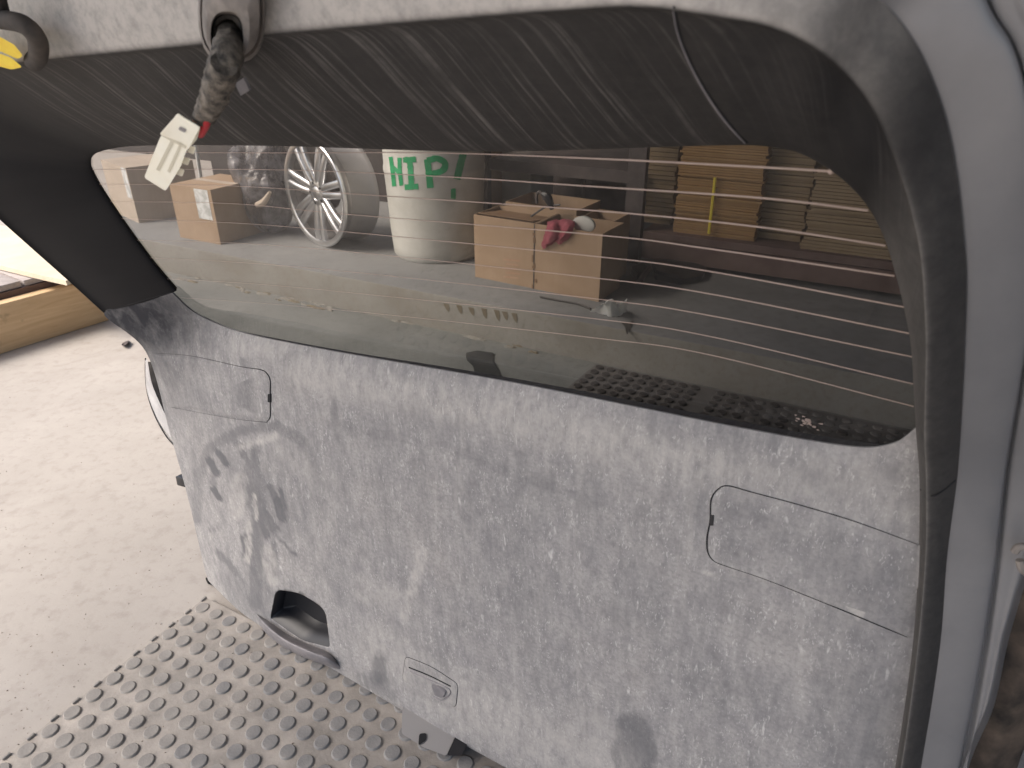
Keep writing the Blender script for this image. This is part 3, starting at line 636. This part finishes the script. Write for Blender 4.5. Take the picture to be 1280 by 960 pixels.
# dark mat on the floor behind the gate
q0 = ground(745, 455, .002)
m2 = thing('dark_studded_mat', 'dark rubber mat with close rows of studs on the floor behind the glass', 'rubber mat', q0)
dl2 = (ground(700, 492, 0) - ground(745, 455, 0)).normalized(); pit = .0415
bm = bmesh.new(); box(bm, q0 - Vector((0, 0, .012)), RD * 1.5, dl2 * .62, Vector((0, 0, .012)), .001); under(obj('base_sheet', bm, M['mat2']), m2)
s2 = studmesh(.0142, .006, 'stud', M['stud2'], 12); s2b = studmesh(.0142, .003, 'stud', M['mat2'], 12); c2 = 0
for j in range(12):
    for i in range(36):
        if i == 9: continue
        p = q0 + RD * (pit * (i + .6)) + dl2 * (pit * (j + .6)); x, y = project(p)
        if 690 < x < 1145 and y < 575 and c2 < 290: o = bpy.data.objects.new('stud', s2b if random.random() < (i - 8) / 12 else s2); COL.objects.link(o); o.location = p; under(o, m2); c2 += 1

# ------------------------------------------------------------------ things on and below the ledge
Z = Vector((0, 0, 1))
def topz(px, py, base):
    """height above the ground where the sight line passes over base"""
    r = ray(px, py); t = Vector((base.x, base.y)).length / Vector((r.x, r.y)).length; return H + r.z * t
def carton(name, label, base, dx, dy, h, m, group, lid=True, dip=0):
    """closed carton: four walls, two top flaps and a tape strip"""
    r = thing(name, label, 'cardboard box', base, group); t = .004
    X, Y = dx.normalized(), dy.normalized(); lx, ly = dx.length, dy.length
    for nme, o, a, b in (('side_panel', base, X * lx, Y * t), ('side_panel', base + Y * (ly - t), X * lx, Y * t), ('side_panel', base + Y * t, X * t, Y * (ly - 2 * t)), ('side_panel', base + Y * t + X * (lx - t), X * t, Y * (ly - 2 * t))):
        under(boxo(nme, o, a, b, Z * h, m), r)
    under(boxo('bottom_panel', base + X * t + Y * t, X * (lx - 2 * t), Y * (ly - 2 * t), Z * t, M['cardin']), r)
    if lid:
        under(boxo('top_flap', base + Z * h, X * (lx * .497), Y * ly, Z * t, m), r); under(boxo('top_flap', base + Z * h + X * (lx * .503), X * (lx * .497), Y * ly, Z * t, m), r)
        under(boxo('tape_strip', base + Z * (h + t + .0003) + X * (lx * .5 - .02), X * .04, Y * ly, Z * .0006, M['label'] if False else M['card2']), r)
    return r
# left pair of closed boxes
n1_ = ground(174, 279, LZ); e1 = ground(125, 257, LZ) - n1_; h1 = topz(156, 211, n1_) - LZ
f1 = Vector((e1.y, -e1.x, 0)).normalized(); f1 = f1 if f1.x > 0 else -f1
b1 = carton('cardboard_box', 'pale closed cardboard box with a white label, farthest left on the ledge', n1_, f1 * .34, e1.normalized() * .36, h1, M['card2'], 'cardboard boxes on the ledge')
n2_ = ground(276, 306, LZ); e2 = ground(228, 297, LZ) - n2_; h2 = topz(257, 239, n2_) - LZ
f2 = Vector((e2.y, -e2.x, 0)).normalized(); f2 = f2 if f2.x > 0 else -f2
b2 = carton('cardboard_box', 'closed cardboard box with a long white label, between the pale box and the wheel rim', n2_, f2 * .30, e2.normalized() * e2.length * 1.05, h2, M['card'], 'cardboard boxes on the ledge')
def sticker(root, base, e, h, u0, u1, z0, z1, n):
    o = base + e * u0 + Z * (h * z0) - n * .0012
    lb = boxo('label', o, e * (u1 - u0), n * .001, Z * (h * (z1 - z0)), M['label']); under(lb, root)
sticker(b1, n1_, e1.normalized() * .36, h1, .02, .20, .45, 1.0, f1); sticker(b2, n2_, e2, h2, .08, .42, .45, 1.0, f2)
# open boxes in the middle
a_, m_, z_ = ground(594, 346, LZ), ground(667, 361, LZ), ground(748, 377, LZ)
RB = (z_ - a_).normalized(); BB = Vector((-RB.y, RB.x, 0)); hb = topz(592, 268, a_) - LZ
def open_box(label, base, lx, ly, h, m, flap=True):
    r = carton('open_cardboard_box', label, base, RB * lx, BB * ly, h, m, 'open cardboard boxes', False)
    if flap:
        for o, q in ((base + BB * ly + Z * h, BB * .10 + Z * .03), (base + Z * h, BB * .05 - Z * .10)):
            pass
    return r
wl = (m_ - a_).length; wr = (z_ - m_).length
ob1 = open_box('left one of two joined open boxes beside the drum, plain brown front', a_, wl - .002, .19, hb, M['card'])
ob2 = open_box('right one of two joined open boxes, pink cloth hanging over its front', m_ + RB * .002, wr, .19, hb, M['card'])
under(boxo('top_flap', a_ + Z * hb + BB * .02 + RB * .01, RB * (wl - .03), BB * .16 + Z * -.02, Z * .003, M['cardin']), ob1)
ob3 = carton('open_cardboard_box', 'open box standing right behind the two joined boxes, pale inner flap showing', a_ + BB * .205 + RB * .02, RB * (wl + .05), BB * .22, hb + .015, M['card'], 'open cardboard boxes', False)
ob4 = carton('open_cardboard_box', 'open box behind the pink cloth beside the dark shelf post', a_ + BB * .205 + RB * (wl + .09), RB * max(.08, (hitp(764, 330, a_ + BB * .205, BB) - a_).dot(RB) - wl - .09), BB * .16, hb - .005, M['card'], 'open cardboard boxes', False)
under(boxo('spine_crack', m_ - BB * .0015 - RB * .002, RB * .004, BB * .001, Z * hb, M['straw']), ob2)
for k in range(8): under(boxo('torn_edge', m_ - BB * .002 + RB * random.uniform(-.010, .004) + Z * random.uniform(0, hb - .03), RB * random.uniform(.004, .012), BB * .0012, Z * random.uniform(.01, .03), M['cardin']), ob2)
for x0, y0, x1, y1, root in ((629, 322, 650, 349, ob1), (672, 330, 690, 346, ob2)):
    for k in range(5):
        yy = y0 + (y1 - y0) * k / 5; q_ = [hitp(x, y, a_ - BB * .0012, -BB) for x, y in ((x0 + (k % 2) * 3, yy + 1), (x1 - (k % 3) * 2, yy + 3), (x1 - (k % 3) * 2, yy + 5.4), (x0 + (k % 2) * 3, yy + 3.4))]
        bm = bmesh.new(); bm.faces.new([bm.verts.new(v) for v in q_]); under(obj('faded_print', bm, M['print'], smooth=False), root)
# pink cloth: crumpled strip draped over the box edge
PF = -BB
def onbox(x, y, w=0.0): return hitp(x, y, a_ + PF * w, PF)
g = surf([[onbox(x, y, w) for x, y, w in r] for r in ([(684,277,-.03),(692,275,-.035),(702,274,-.03),(712,274,-.035),(719,276,-.03)], [(684,282,.01),(693,280,.02),(702,282,.008),(711,280,.022),(718,283,.010)], [(680,296,.012),(690,294,.026),(699,297,.008),(706,293,.022),(712,297,.008)], [(677,305,.010),(685,305,.022),(694,303,.006),(700,300,.014),(704,303,.006)], [(679,311,.006),(683,309,.012),(688,307,.005),(696,303,.006),(699,305,.004)])], 30, 24)
bm = bmesh.new(); V_ = grid_faces(bm, g)
for v in bm.verts: v.co += Vector((0, 0, 1)) * noise.noise(v.co * 60) * .006 + PF * abs(noise.noise(v.co * 45)) * .012
bmesh.ops.solidify(bm, geom=bm.faces[:], thickness=.002); tag(rebase(obj('pink_cloth', bm, M['pink'], ang=80), onbox(695, 311)), 'crumpled pink cloth hanging over the front of the open box', 'cloth')
# black gadget lying on the box
gr = thing('black_bracket', 'small black metal clamp lying on the open boxes behind the pink cloth', 'clamp', onbox(682, 255, -.12))
def onb2(x, y): return onbox(x, y, -.12)
bm = bmesh.new(); tube(bm, [onb2(x, y) for x, y in ((671,254),(671,244),(674,240),(678,243),(680,250))], .006, 8, 14); under(obj('hook', bm, M['steel']), gr)
bm = bmesh.new(); tube(bm, [onb2(x, y) for x, y in ((678,242),(684,246),(688,255),(690,262))], [.010, .018, .014, .008], 8, 12); under(obj('clamp_body', bm, M['black']), gr)
bm = bmesh.new(); tube(bm, [onb2(x, y) for x, y in ((662,272),(672,265),(684,258),(700,256))], .004, 6, 12); under(obj('cable', bm, M['black']), gr)
# pale rounded lid behind the front edge
bm = bmesh.new(); c_ = onbox(729, 281, -.03); rings_mesh(bm, [[c_ + RB * math.cos(t) * .045 * s_ + Z * (math.sin(t) * .03 * s_) + BB * q for t in [k * math.pi * 2 / 20 for k in range(20)]] for s_, q in ((1, .012), (1, 0), (.8, -.004))], True, True)
tag(rebase(obj('round_lid', bm, M['barrel']), c_), 'pale round plastic lid showing over the right open box', 'lid')
# drum with painted word
pb = ground(549, 331, LZ); DS = .77; vd = Vector((pb.x, pb.y, 0)).normalized(); RBR = .262 * DS; bc = pb + vd * RBR
hd = .62
prof = [(.245, 0), (.257, .012), (.262, .05), (.268, .12), (.272, .2), (.277, .30), (.281, .36), (.285, .37), (.285, .385), (.281, .395), (.283, .55), (.290, .60), (.290, .62), (.275, .62), (.27, .60)]
prof = [(r * DS, z) for r, z in prof]
def drum_r(z):
    for (r0, z0), (r1, z1) in zip(prof, prof[1:]):
        if z0 <= z <= z1 and z1 > z0: return r0 + (r1 - r0) * (z - z0) / (z1 - z0)
    return prof[-1][0]
bm = bmesh.new(); rings_mesh(bm, [[bc + Vector((math.cos(t) * r, math.sin(t) * r, z)) for t in [k * 2 * math.pi / 64 for k in range(64)]] for r, z in prof], True, True)
dr = thing('plastic_drum', 'scuffed white plastic drum with green hand-painted letters on the ledge', 'drum', bc)
under(obj('drum_body', bm, M['barrel']), dr)
def ondrum(x, y):
    r = ray(x, y); o = C0 - bc
    rr = .275 * DS
    for _ in range(4):
        a = r.x ** 2 + r.y ** 2; b = 2 * (o.x * r.x + o.y * r.y); c = o.x ** 2 + o.y ** 2 - rr * rr; D = b * b - 4 * a * c
        t = (-b - math.sqrt(max(0, D))) / (2 * a); p = C0 + r * t; rr = drum_r(p.z - bc.z)
    n = Vector((p.x - bc.x, p.y - bc.y, 0)).normalized(); return p, n
def stroke(bm, pts, wdt):
    q = crs([Vector(p) for p in pts], max(6, 5 * len(pts))); L, Rr = [], []
    for k, p in enumerate(q):
        d = (q[min(k + 1, len(q) - 1)] - q[max(k - 1, 0)]).normalized(); s_ = Vector((-d.y, d.x)) * wdt * .5 * (1 + .18 * noise.noise(Vector((p.x * .3, p.y * .3, 1))))
        for lst, e in ((L, p + s_), (Rr, p - s_)):
            P, n = ondrum(e.x, e.y); lst.append(P + n * .0015)
    grid_faces(bm, [L, Rr])
for lab, sts, wd_ in (('letter_h', [[(488.5,196),(491,214),(493,233)], [(499.5,197),(500,214),(502,232)], [(490,208),(497,214),(501,219)]], 5),
                 ('letter_i', [[(504,200),(512,199.5),(520,199)], [(512,199),(513.5,216),(514.5,233)], [(506,234),(514,233.5),(523,233)]], 7),
                 ('letter_p', [[(534,199),(536,216),(538,235)], [(534,201),(546,198),(556,204),(553,213),(538,218)]], 8),
                 ('exclamation_mark', [[(579,192),(576,203),(571,224)], [(563.5,242),(567,242),(569.5,242)]], 9)):
    bm = bmesh.new()
    for s_ in sts: stroke(bm, s_, wd_ if lab != 'exclamation_mark' or s_[0][1] < 230 else 12)
    under(obj(lab, bm, M['green']), dr)
# wheel rim: disc facing the lens side, spokes, barrel
wc_b = ground(400, 307, LZ); wR = .243
wa = Vector((-.68, -.73, 0)).normalized()                      # axle direction, outer face
wc = wc_b + Z * wR * .985 - wa * 0.0; tilt = Matrix.Rotation(R(0), 3, 'Z')
wh = thing('alloy_wheel', 'silver alloy wheel rim without tyre standing on its edge', 'wheel rim', wc_b)
ws = wa.cross(Z).normalized()
def wp(r, t, d): return wc + (ws * math.cos(t) + Z * math.sin(t)) * r + wa * d
bm = bmesh.new(); n = 56; ring = lambda r, d: [wp(r, 2 * math.pi * k / n, d) for k in range(n)]
rings_mesh(bm, [ring(.212, -.03), ring(.215, -.004), ring(.222, .0), ring(.238, .002), ring(.243, -.002), ring(.243, -.012), ring(.232, -.02), ring(.222, -.05)]); under(obj('rim_face', bm, M['alloy']), wh)
bm = bmesh.new(); rings_mesh(bm, [ring(.222, -.05), ring(.218, -.07), ring(.222, -.10), ring(.226, -.15), ring(.238, -.165), ring(.243, -.175), ring(.243, -.185), ring(.225, -.185), ring(.212, -.15), ring(.205, -.10), ring(.212, -.03)]); under(obj('rim_barrel', bm, M['alloyd']), wh)
for k in range(7):
    for s_ in (-1, 1):
        t = 2 * math.pi * (k + .25) / 7; bm = bmesh.new(); u = (ws * math.cos(t) + Z * math.sin(t)); v = (-ws * math.sin(t) + Z * math.cos(t)) * s_
        pts = [wc + u * .03 + v * .013 + wa * -.02, wc + u * .09 + v * .019 + wa * -.012, wc + u * .16 + v * .023 + wa * -.006, wc + u * .218 + v * .027 + wa * -.008]
        g = surf([[p + v * a + wa * b for p in pts] for a, b in ((-.017, -.016), (-.014, 0), (0, .004), (.014, 0), (.017, -.016))], 8, 10); grid_faces(bm, g); under(obj('spoke', bm, M['alloy']), wh)
bm = bmesh.new(); ring = lambda r, d: [wp(r, 2 * math.pi * k / 24, d) for k in range(24)]
rings_mesh(bm, [ring(.06, -.05), ring(.06, -.016), ring(.045, -.012), ring(.034, -.012), ring(.032, -.016), ring(.026, -.012)], False, True); hub = under(obj('hub', bm, M['alloy']), wh)
for k in range(5):
    t = 2 * math.pi * k / 5; bm = bmesh.new(); c_ = wp(.047, t, 0); rings_mesh(bm, [[c_ + (ws * math.cos(q * .785) + Z * math.sin(q * .785)) * .0065 + wa * d for q in range(8)] for d in (-.02, -.0112)], True, True); under(obj('bolt_hole', bm, M['seam']), hub)
bm = bmesh.new(); ring = lambda r, d: [wp(r, 2 * math.pi * k / 32, d) for k in range(32)]; rings_mesh(bm, [ring(.08, -.09), ring(.04, -.09)], False, True); under(obj('hub_back', bm, M['steel']), wh)
kb = ground(468, 300, LZ) + BD * .30
carton('cardboard_box', 'brown closed cardboard box standing behind the gap of wheel rim and drum', kb, RD * .42, BD * .3, .5, M['card'], 'cardboard boxes on the ledge')
# film-wrapped bundle between the box and the wheel
bb = ground(343, 297, LZ); bc2 = bb + Vector((bb.x, bb.y, 0)).normalized() * .12
bm = bmesh.new(); bmesh.ops.create_icosphere(bm, subdivisions=5, radius=1)
for v in bm.verts:
    p = v.co.copy(); r_ = 1 + .28 * noise.noise(p * 1.5 + Vector((3, 1, 0))) - .10 * abs(noise.noise(p * 3.2)) - .05 * abs(noise.noise(p * 8))
    v.co = Vector((p.x * .14 * r_, p.y * .12 * r_, max(0, (p.z * .5 + .47) * .46 * (r_ if p.z > -.5 else 1))))
    v.co.x *= 1 + .25 * (v.co.z / .46)
bag = obj('plastic_bag', bm, M['bagm'], ang=60); bag.location = bc2; tag(bag, 'crumpled grey plastic bag standing beside the wheel rim', 'plastic bag')
bm = bmesh.new(); q = bc2 - vd * .16 + Z * .165 - RD * .03; tube(bm, [q, q + RD * .05 + Z * .02, q + RD * .10 + Z * .07], [.012, .016, .008], 8, 12); tag(rebase(obj('tan_rag', bm, M['card2']), q), 'pale tan scrap stuck on the grey plastic bag', 'scrap')
# white stand behind the left boxes
lg = thing('white_stand', 'white metal stand with thin legs behind the labelled box', 'stand', ground(250, 262, LZ) + BD * .25)
for (x0, y0, x1, y1) in ((240, 175, 252, 222), (222, 180, 232, 226)):
    P = ground(250, 262, LZ) + BD * .25; a, b = hitp(x0, y0 - 20, P, -BD), hitp(x1, y1 + 6, P, -BD); d = (b - a); b = a + d * ((LZ - a.z) / d.z)
    bm = bmesh.new(); tube(bm, [a, b], .012, 8); under(obj('leg', bm, M['white']), lg)
P = ground(250, 262, LZ) + BD * .25; a = hitp(236, 158, P, -BD); under(boxo('top_plate', a - RD * .12 - BD * .1, RD * .3, BD * .2, Z * .02, M['white']), lg)
# white post beside the drum, shelf rack
FP = ground(852, 338, LZ)
def sh(x, y, d=0.0): return hitp(x, y, FP + BD * d, -BD)
def post(root, nm, x, w, d, m, dep=.04, z1=1.35):
    p = sh(x, 290, d); p.z = LZ; return under(boxo(nm, p, RD * w, BD * dep, Z * z1, m), root)
rack = thing('shelf_rack', 'dark steel shelf rack holding flattened cardboard behind the open boxes', 'shelf', sh(790, 320))
post(rack, 'post', 779, .075, 0, M['steel']); post(rack, 'post', 602, .035, .0, M['steel']); post(rack, 'post', 1168, .06, 0, M['steel']); post(rack, 'post', 716, .045, .65, M['steel'])
zd = topz(850, 296, FP) - LZ
x0 = sh(779, 300); x0.z = LZ; x1 = sh(1168, 300); wid = (Vector((x1.x, x1.y)) - Vector((x0.x, x0.y))).length
under(boxo('deck_board', x0 + RD * .08 + Z * (zd - .03) + BD * .01, RD * (wid - .08), BD * .7, Z * .03, M['maroon']), rack)
under(boxo('front_rail', x0 + RD * .08 + Z * .025 + BD * .015, RD * (wid - .08), BD * .03, Z * (zd - .06), M['maroon']), rack)
xl = sh(602, 300); xl.z = LZ; wl2 = (Vector((x0.x, x0.y)) - Vector((xl.x, xl.y))).length
for zz in (topz(700, 222, sh(700, 222)) - LZ, .95): under(boxo('shelf_board', xl + RD * .04 + Z * zz + BD * .02, RD * (wl2 - .04), BD * .6, Z * .05, M['steel']), rack)
under(boxo('back_board', xl + RD * .0 + BD * .72, RD * (wid + wl2), BD * .02, Z * 1.3, M['steel']), rack)
p = sh(597, 320, -.06); p.z = LZ; tag(boxo('white_post', p - RD * .02, RD * .04, BD * .03, Z * 1.3, M['white']), 'thin white post between the drum and the shelf rack', 'post')
b_ = sh(660, 200, .3); tag(rebase(boxo('grey_bin', Vector((b_.x, b_.y, LZ)) - RD * .18, RD * .2, BD * .28, Z * .5, M['barrel'], bev=.02), (b_.x, b_.y, LZ)), 'pale plastic bin half hidden behind the left open box', 'bin')
# stacks of flattened cardboard on the deck
def stack(label, xl_, xr_, d, dep, n, t, m, ytop=None, lean=0.0):
    a = sh(xl_, 290, d); b = sh(xr_, 290, d); L_ = (Vector((b.x, b.y)) - Vector((a.x, a.y))).length; base = Vector((a.x, a.y, LZ + zd))
    r = thing('cardboard_stack', label, 'cardboard stack', base, 'stacks of flattened cardboard')
    bm = bmesh.new(); box(bm, Vector(), RD * L_, BD * dep, Z * (t * .86)); o0 = obj('cardboard_sheet', bm, m); me = o0.data; bpy.data.objects.remove(o0)
    for k in range(n):
        o = bpy.data.objects.new('cardboard_sheet', me); COL.objects.link(o); o.location = base + Z * (k * t) + RD * random.gauss(lean * k * .001, .004) + BD * (random.gauss(0, .005)); o.rotation_euler.z = random.gauss(0, .008); under(o, r)
    return r, base, L_
s1 = stack('brown stack of flattened cardboard with a yellow strap round its front', 841, 944, .06, .5, 60, .0095, M['sheet'])
stack('dark stack of flattened cardboard beside the steel shelf post', 803, 838, .16, .4, 30, .019, M['sheet2'])
stack('grey-brown stack of flattened cardboard right of the strapped stack', 947, 1003, .14, .45, 42, .0135, M['sheet2'])
stack('low stack of pale flattened cardboard at the right end of the shelf', 1006, 1160, .05, .5, 24, .0125, M['sheet2'])
stp = thing('yellow_strap', 'thin yellow strap tied round the front of the brown cardboard stack', 'strap', sh(893, 290, .05))
bm = bmesh.new(); tube(bm, [sh(894, 222, .04), sh(891, 250, .04), sh(886, 292, .04)], .006, 6, 10); under(obj('strap_band', bm, M['strap']), stp)
# tool, paper, wire and scraps
tl = ground(835, 352, LZ); tr_ = thing('dark_tool', 'flat black power tool lying on the ledge in front of the shelf', 'tool', tl)
def lg_(x, y, z=0.0): return ground(x, y, LZ + z)
for nme, q, hh in (('tool_body', [(812,334),(845,331),(882,341),(878,352),(850,357),(818,350)], .035), ('tool_head', [(786,342),(804,336),(812,346),(796,352)], .03)):
    bm = bmesh.new(); pl = roundpoly(q, 4, 3); rings_mesh(bm, [[lg_(x, y) + Z * z for x, y in pl] for z in (.001, hh * .7)] + [[(lg_(840 if 'body' in nme else 799, 344) * .12 + lg_(x, y) * .88) + Z * hh for x, y in pl]], True, True); under(obj(nme, bm, M['black']), tr_)
bm = bmesh.new(); tube(bm, [lg_(800, 352, .02), lg_(806, 343, .03), lg_(812, 336, .02)], .014, 8, 8); under(obj('tool_handle', bm, M['steel']), tr_)
bm = bmesh.new(); pc = ground(763, 391, LZ)
g = surf([[lg_(x, y, z) for x, y, z in r] for r in ([(738,389,.002),(750,392,.001),(763,396,.001),(775,395,.001),(783,390,.002)], [(742,386,.02),(752,383,.035),(763,380,.06),(772,384,.03),(783,379,.07)], [(750,384,.03),(757,379,.06),(765,373,.11),(771,381,.05),(784,374,.10)], [(756,386,.002),(760,384,.02),(768,382,.03),(774,385,.002),(780,384,.02)])], 26, 18)
grid_faces(bm, g)
for v in bm.verts: v.co.z = max(LZ + .0008, v.co.z + noise.noise(v.co * 90) * .008)
bmesh.ops.solidify(bm, geom=bm.faces[:], thickness=.0012); tag(rebase(obj('crumpled_paper', bm, M['paper'], ang=25), pc), 'crumpled white paper lying on the ledge before the open boxes', 'paper')
bm = bmesh.new(); tube(bm, [lg_(675, 371, .006), lg_(700, 376, .004), lg_(722, 380, .004), lg_(738, 386, .004)], .004, 6, 14); tag(rebase(obj('bent_wire', bm, M['straw']), lg_(705, 378)), 'thin dark wire on the ledge between box and paper', 'wire')
def flat(name, q, m, z, label, cat, h=.004):
    bm = bmesh.new(); pl = roundpoly(q, 3, 3); rings_mesh(bm, [[ground(x, y, z + d) for x, y in pl] for d in (.0004, h)], True, True); return tag(rebase(obj(name, bm, m), ground(q[0][0], q[0][1], z)), label, cat)
flat('rubber_scrap', [(582,441),(596,438),(618,441),(616,448),(626,468),(628,480),(594,474),(592,458),(583,450)], M['stain'], FZ + .0045, 'dark ragged rubber scrap on the floor just above the panel edge', 'scrap')
flat('leaf', [(775,402),(786,404),(792,400),(787,410),(784,420),(781,408)], M['straw'], LZ, 'dry dark leaf at the ledge edge below the paper', 'leaf')
flat('metal_offcut', [(11,304),(24,298),(30,300),(28,304),(18,306)], M['steel'], FZ, 'small grey metal offcut on the bright floor at upper left', 'offcut', .02)
flat('gravel_lump', [(151,430),(156,427),(162,425),(158,431),(154,433)], M['steel'], FZ, 'small dark lump on the bright floor beside the tailgate outline', 'debris', .015)
flat('wood_chip', [(256,722),(260,722),(264,729),(260,731)], M['straw'], FZ, 'small dark chip on the floor at the mat corner', 'chip', .006)
# marks on the ledge front: spilled paint runs
for x, y, hgt in ((557,381,9),(573,383,10),(588,386,9),(604,387,12),(620,389,13),(630,391,10),(642,393,11)):
    o = hitp(x, y + hgt, L0 - BD * .0012, -BD)
    bm = bmesh.new(); P = [hitp(x + dx, y + dy, L0 - BD * .0011, -BD) for dx, dy in ((-3, -2), (4, -1), (5, hgt * .5), (4, hgt), (1, hgt * .7), (-1, hgt * .3))]
    bm.faces.new([bm.verts.new(p) for p in P]); so_ = obj('paint_run', bm, M['rust'] if 'rust' in M else M.setdefault('rust', mat('brown_stain', (.15, .125, .085), .9)), smooth=False); so_.parent = ledge

# ------------------------------------------------------------------ pallet at the left
g0 = ground(0, 443, FZ); g1 = ground(137, 400, FZ); pd = (g1 - g0).normalized(); pn = Vector((-pd.y, pd.x, 0)); hp = topz(72, 363, g0.lerp(g1, .5)) - FZ
pal = thing('wooden_pallet', 'pine pallet with grey deck boards on the bright floor at left', 'pallet', g0)
under(boxo('stringer', g0 - pd * .9, pd * (.9 + (g1 - g0).length), pn * .05, Z * (hp), M['wood'], bev=.004), pal)
under(boxo('stringer', g0 - pd * .9 + pn * .8, pd * (.9 + (g1 - g0).length), pn * .05, Z * (hp), M['wood'], bev=.004), pal)
ln = (g1 - g0).length
under(boxo('slot_shade', g0 - pd * .9 + pn * .052 + Z * (hp - .03), pd * (.86 + ln), pn * .03, Z * .052, M['maroon']), pal)  # dark strip standing in for the shadowed slot under the deck
for k in range(11):
    under(boxo('deck_board', g0 + pd * (ln - .13 - .105 * k) + pn * .060 + Z * (hp + .023), pd * .095, pn * .745, Z * (.02 + .002 * (k % 3)), M['woodg'], bev=.003), pal)
bm = bmesh.new(); zq = FZ + hp; pl = [(84,357),(40,347),(0,337),(-80,318),(-80,275),(40,292),(130,338)]
rings_mesh(bm, [[ground(x, y, zq + .050) + Z * d for x, y in pl] for d in (0, .018)], True, True); tag(rebase(obj('plywood_sheet', bm, M['ply']), ground(84, 357, zq)), 'pale plywood sheet lying on the end of the pallet', 'plywood')
# a patch of dried dirt flicked on the glass near its lower right corner
for k in range(26):
    x, y = 1010 + random.gauss(0, 8), 527 + random.gauss(0, 4); x += (y - 527) * .9
    bm = bmesh.new(); c_ = p2(x, y, -.0034); rr = random.uniform(.0004, .0014)
    rings_mesh(bm, [[c_ + (DH * math.cos(t) * rr * 1.6 + V2 * math.sin(t) * rr) * random.uniform(.6, 1.2) + N2 * d for t in [q * 1.0472 for q in range(6)]] for d in (0, .0004)], False, True); under(obj('dirt_splash', bm, M['splash']), glass)

# ------------------------------------------------------------------ grit on the floor and the mat
bm = bmesh.new(); rg = random.Random(3)
for k in range(420):
    if k < 260: p = ground(rg.uniform(-20, 260), 460 + rg.random() ** .6 * 480, FZ)
    else: p = mp(rg.uniform(-.4, 14), rg.uniform(-.4, 12), 0)
    x, y = project(p)
    if k < 260 and not (x < 185 + (y - 440) * .25): continue
    if k < 260 and (p - mp(-.6, -.7)).dot(RDm) > 0 and (p - mp(-.6, -.7)).dot(CDm) > 0: continue
    r_ = rg.uniform(.0008, .0024)
    vs = [bm.verts.new(p + Vector((rg.uniform(-1, 1) * r_, rg.uniform(-1, 1) * r_, z * r_))) for z in (0, 0, 0, .9)]
    for f in ((0, 1, 3), (1, 2, 3), (2, 0, 3), (0, 2, 1)): bm.faces.new([vs[q] for q in f])
gt = obj('gravel', bm, M['grit'], smooth=False); gt['kind'] = 'stuff'

for k in range(46):
    a_0 = rg.uniform(-2.4, .3) if k > 12 else rg.uniform(-1.5, -.9)
    c_ = lp(a_0, -rg.random() ** 2 * .05, FZ + .0042); w_ = rg.uniform(.008, .05); bm = bmesh.new()
    ring_ = [c_ + RD * math.cos(q * .785) * w_ * rg.uniform(.6, 1.3) - BD * math.sin(q * .785) * w_ * .28 * rg.uniform(.5, 1.3) for q in range(8)]
    ring_ = [q if (q - L0).dot(BD) < -.001 else q + BD * (-.001 - (q - L0).dot(BD)) for q in ring_]
    rings_mesh(bm, [ring_, [q * .7 + c_ * .3 + Z * rg.uniform(.002, .008) for q in ring_]], False, True)
    under(obj('spall', bm, M['face'] if k % 3 else M['rust'], smooth=False), ledge)
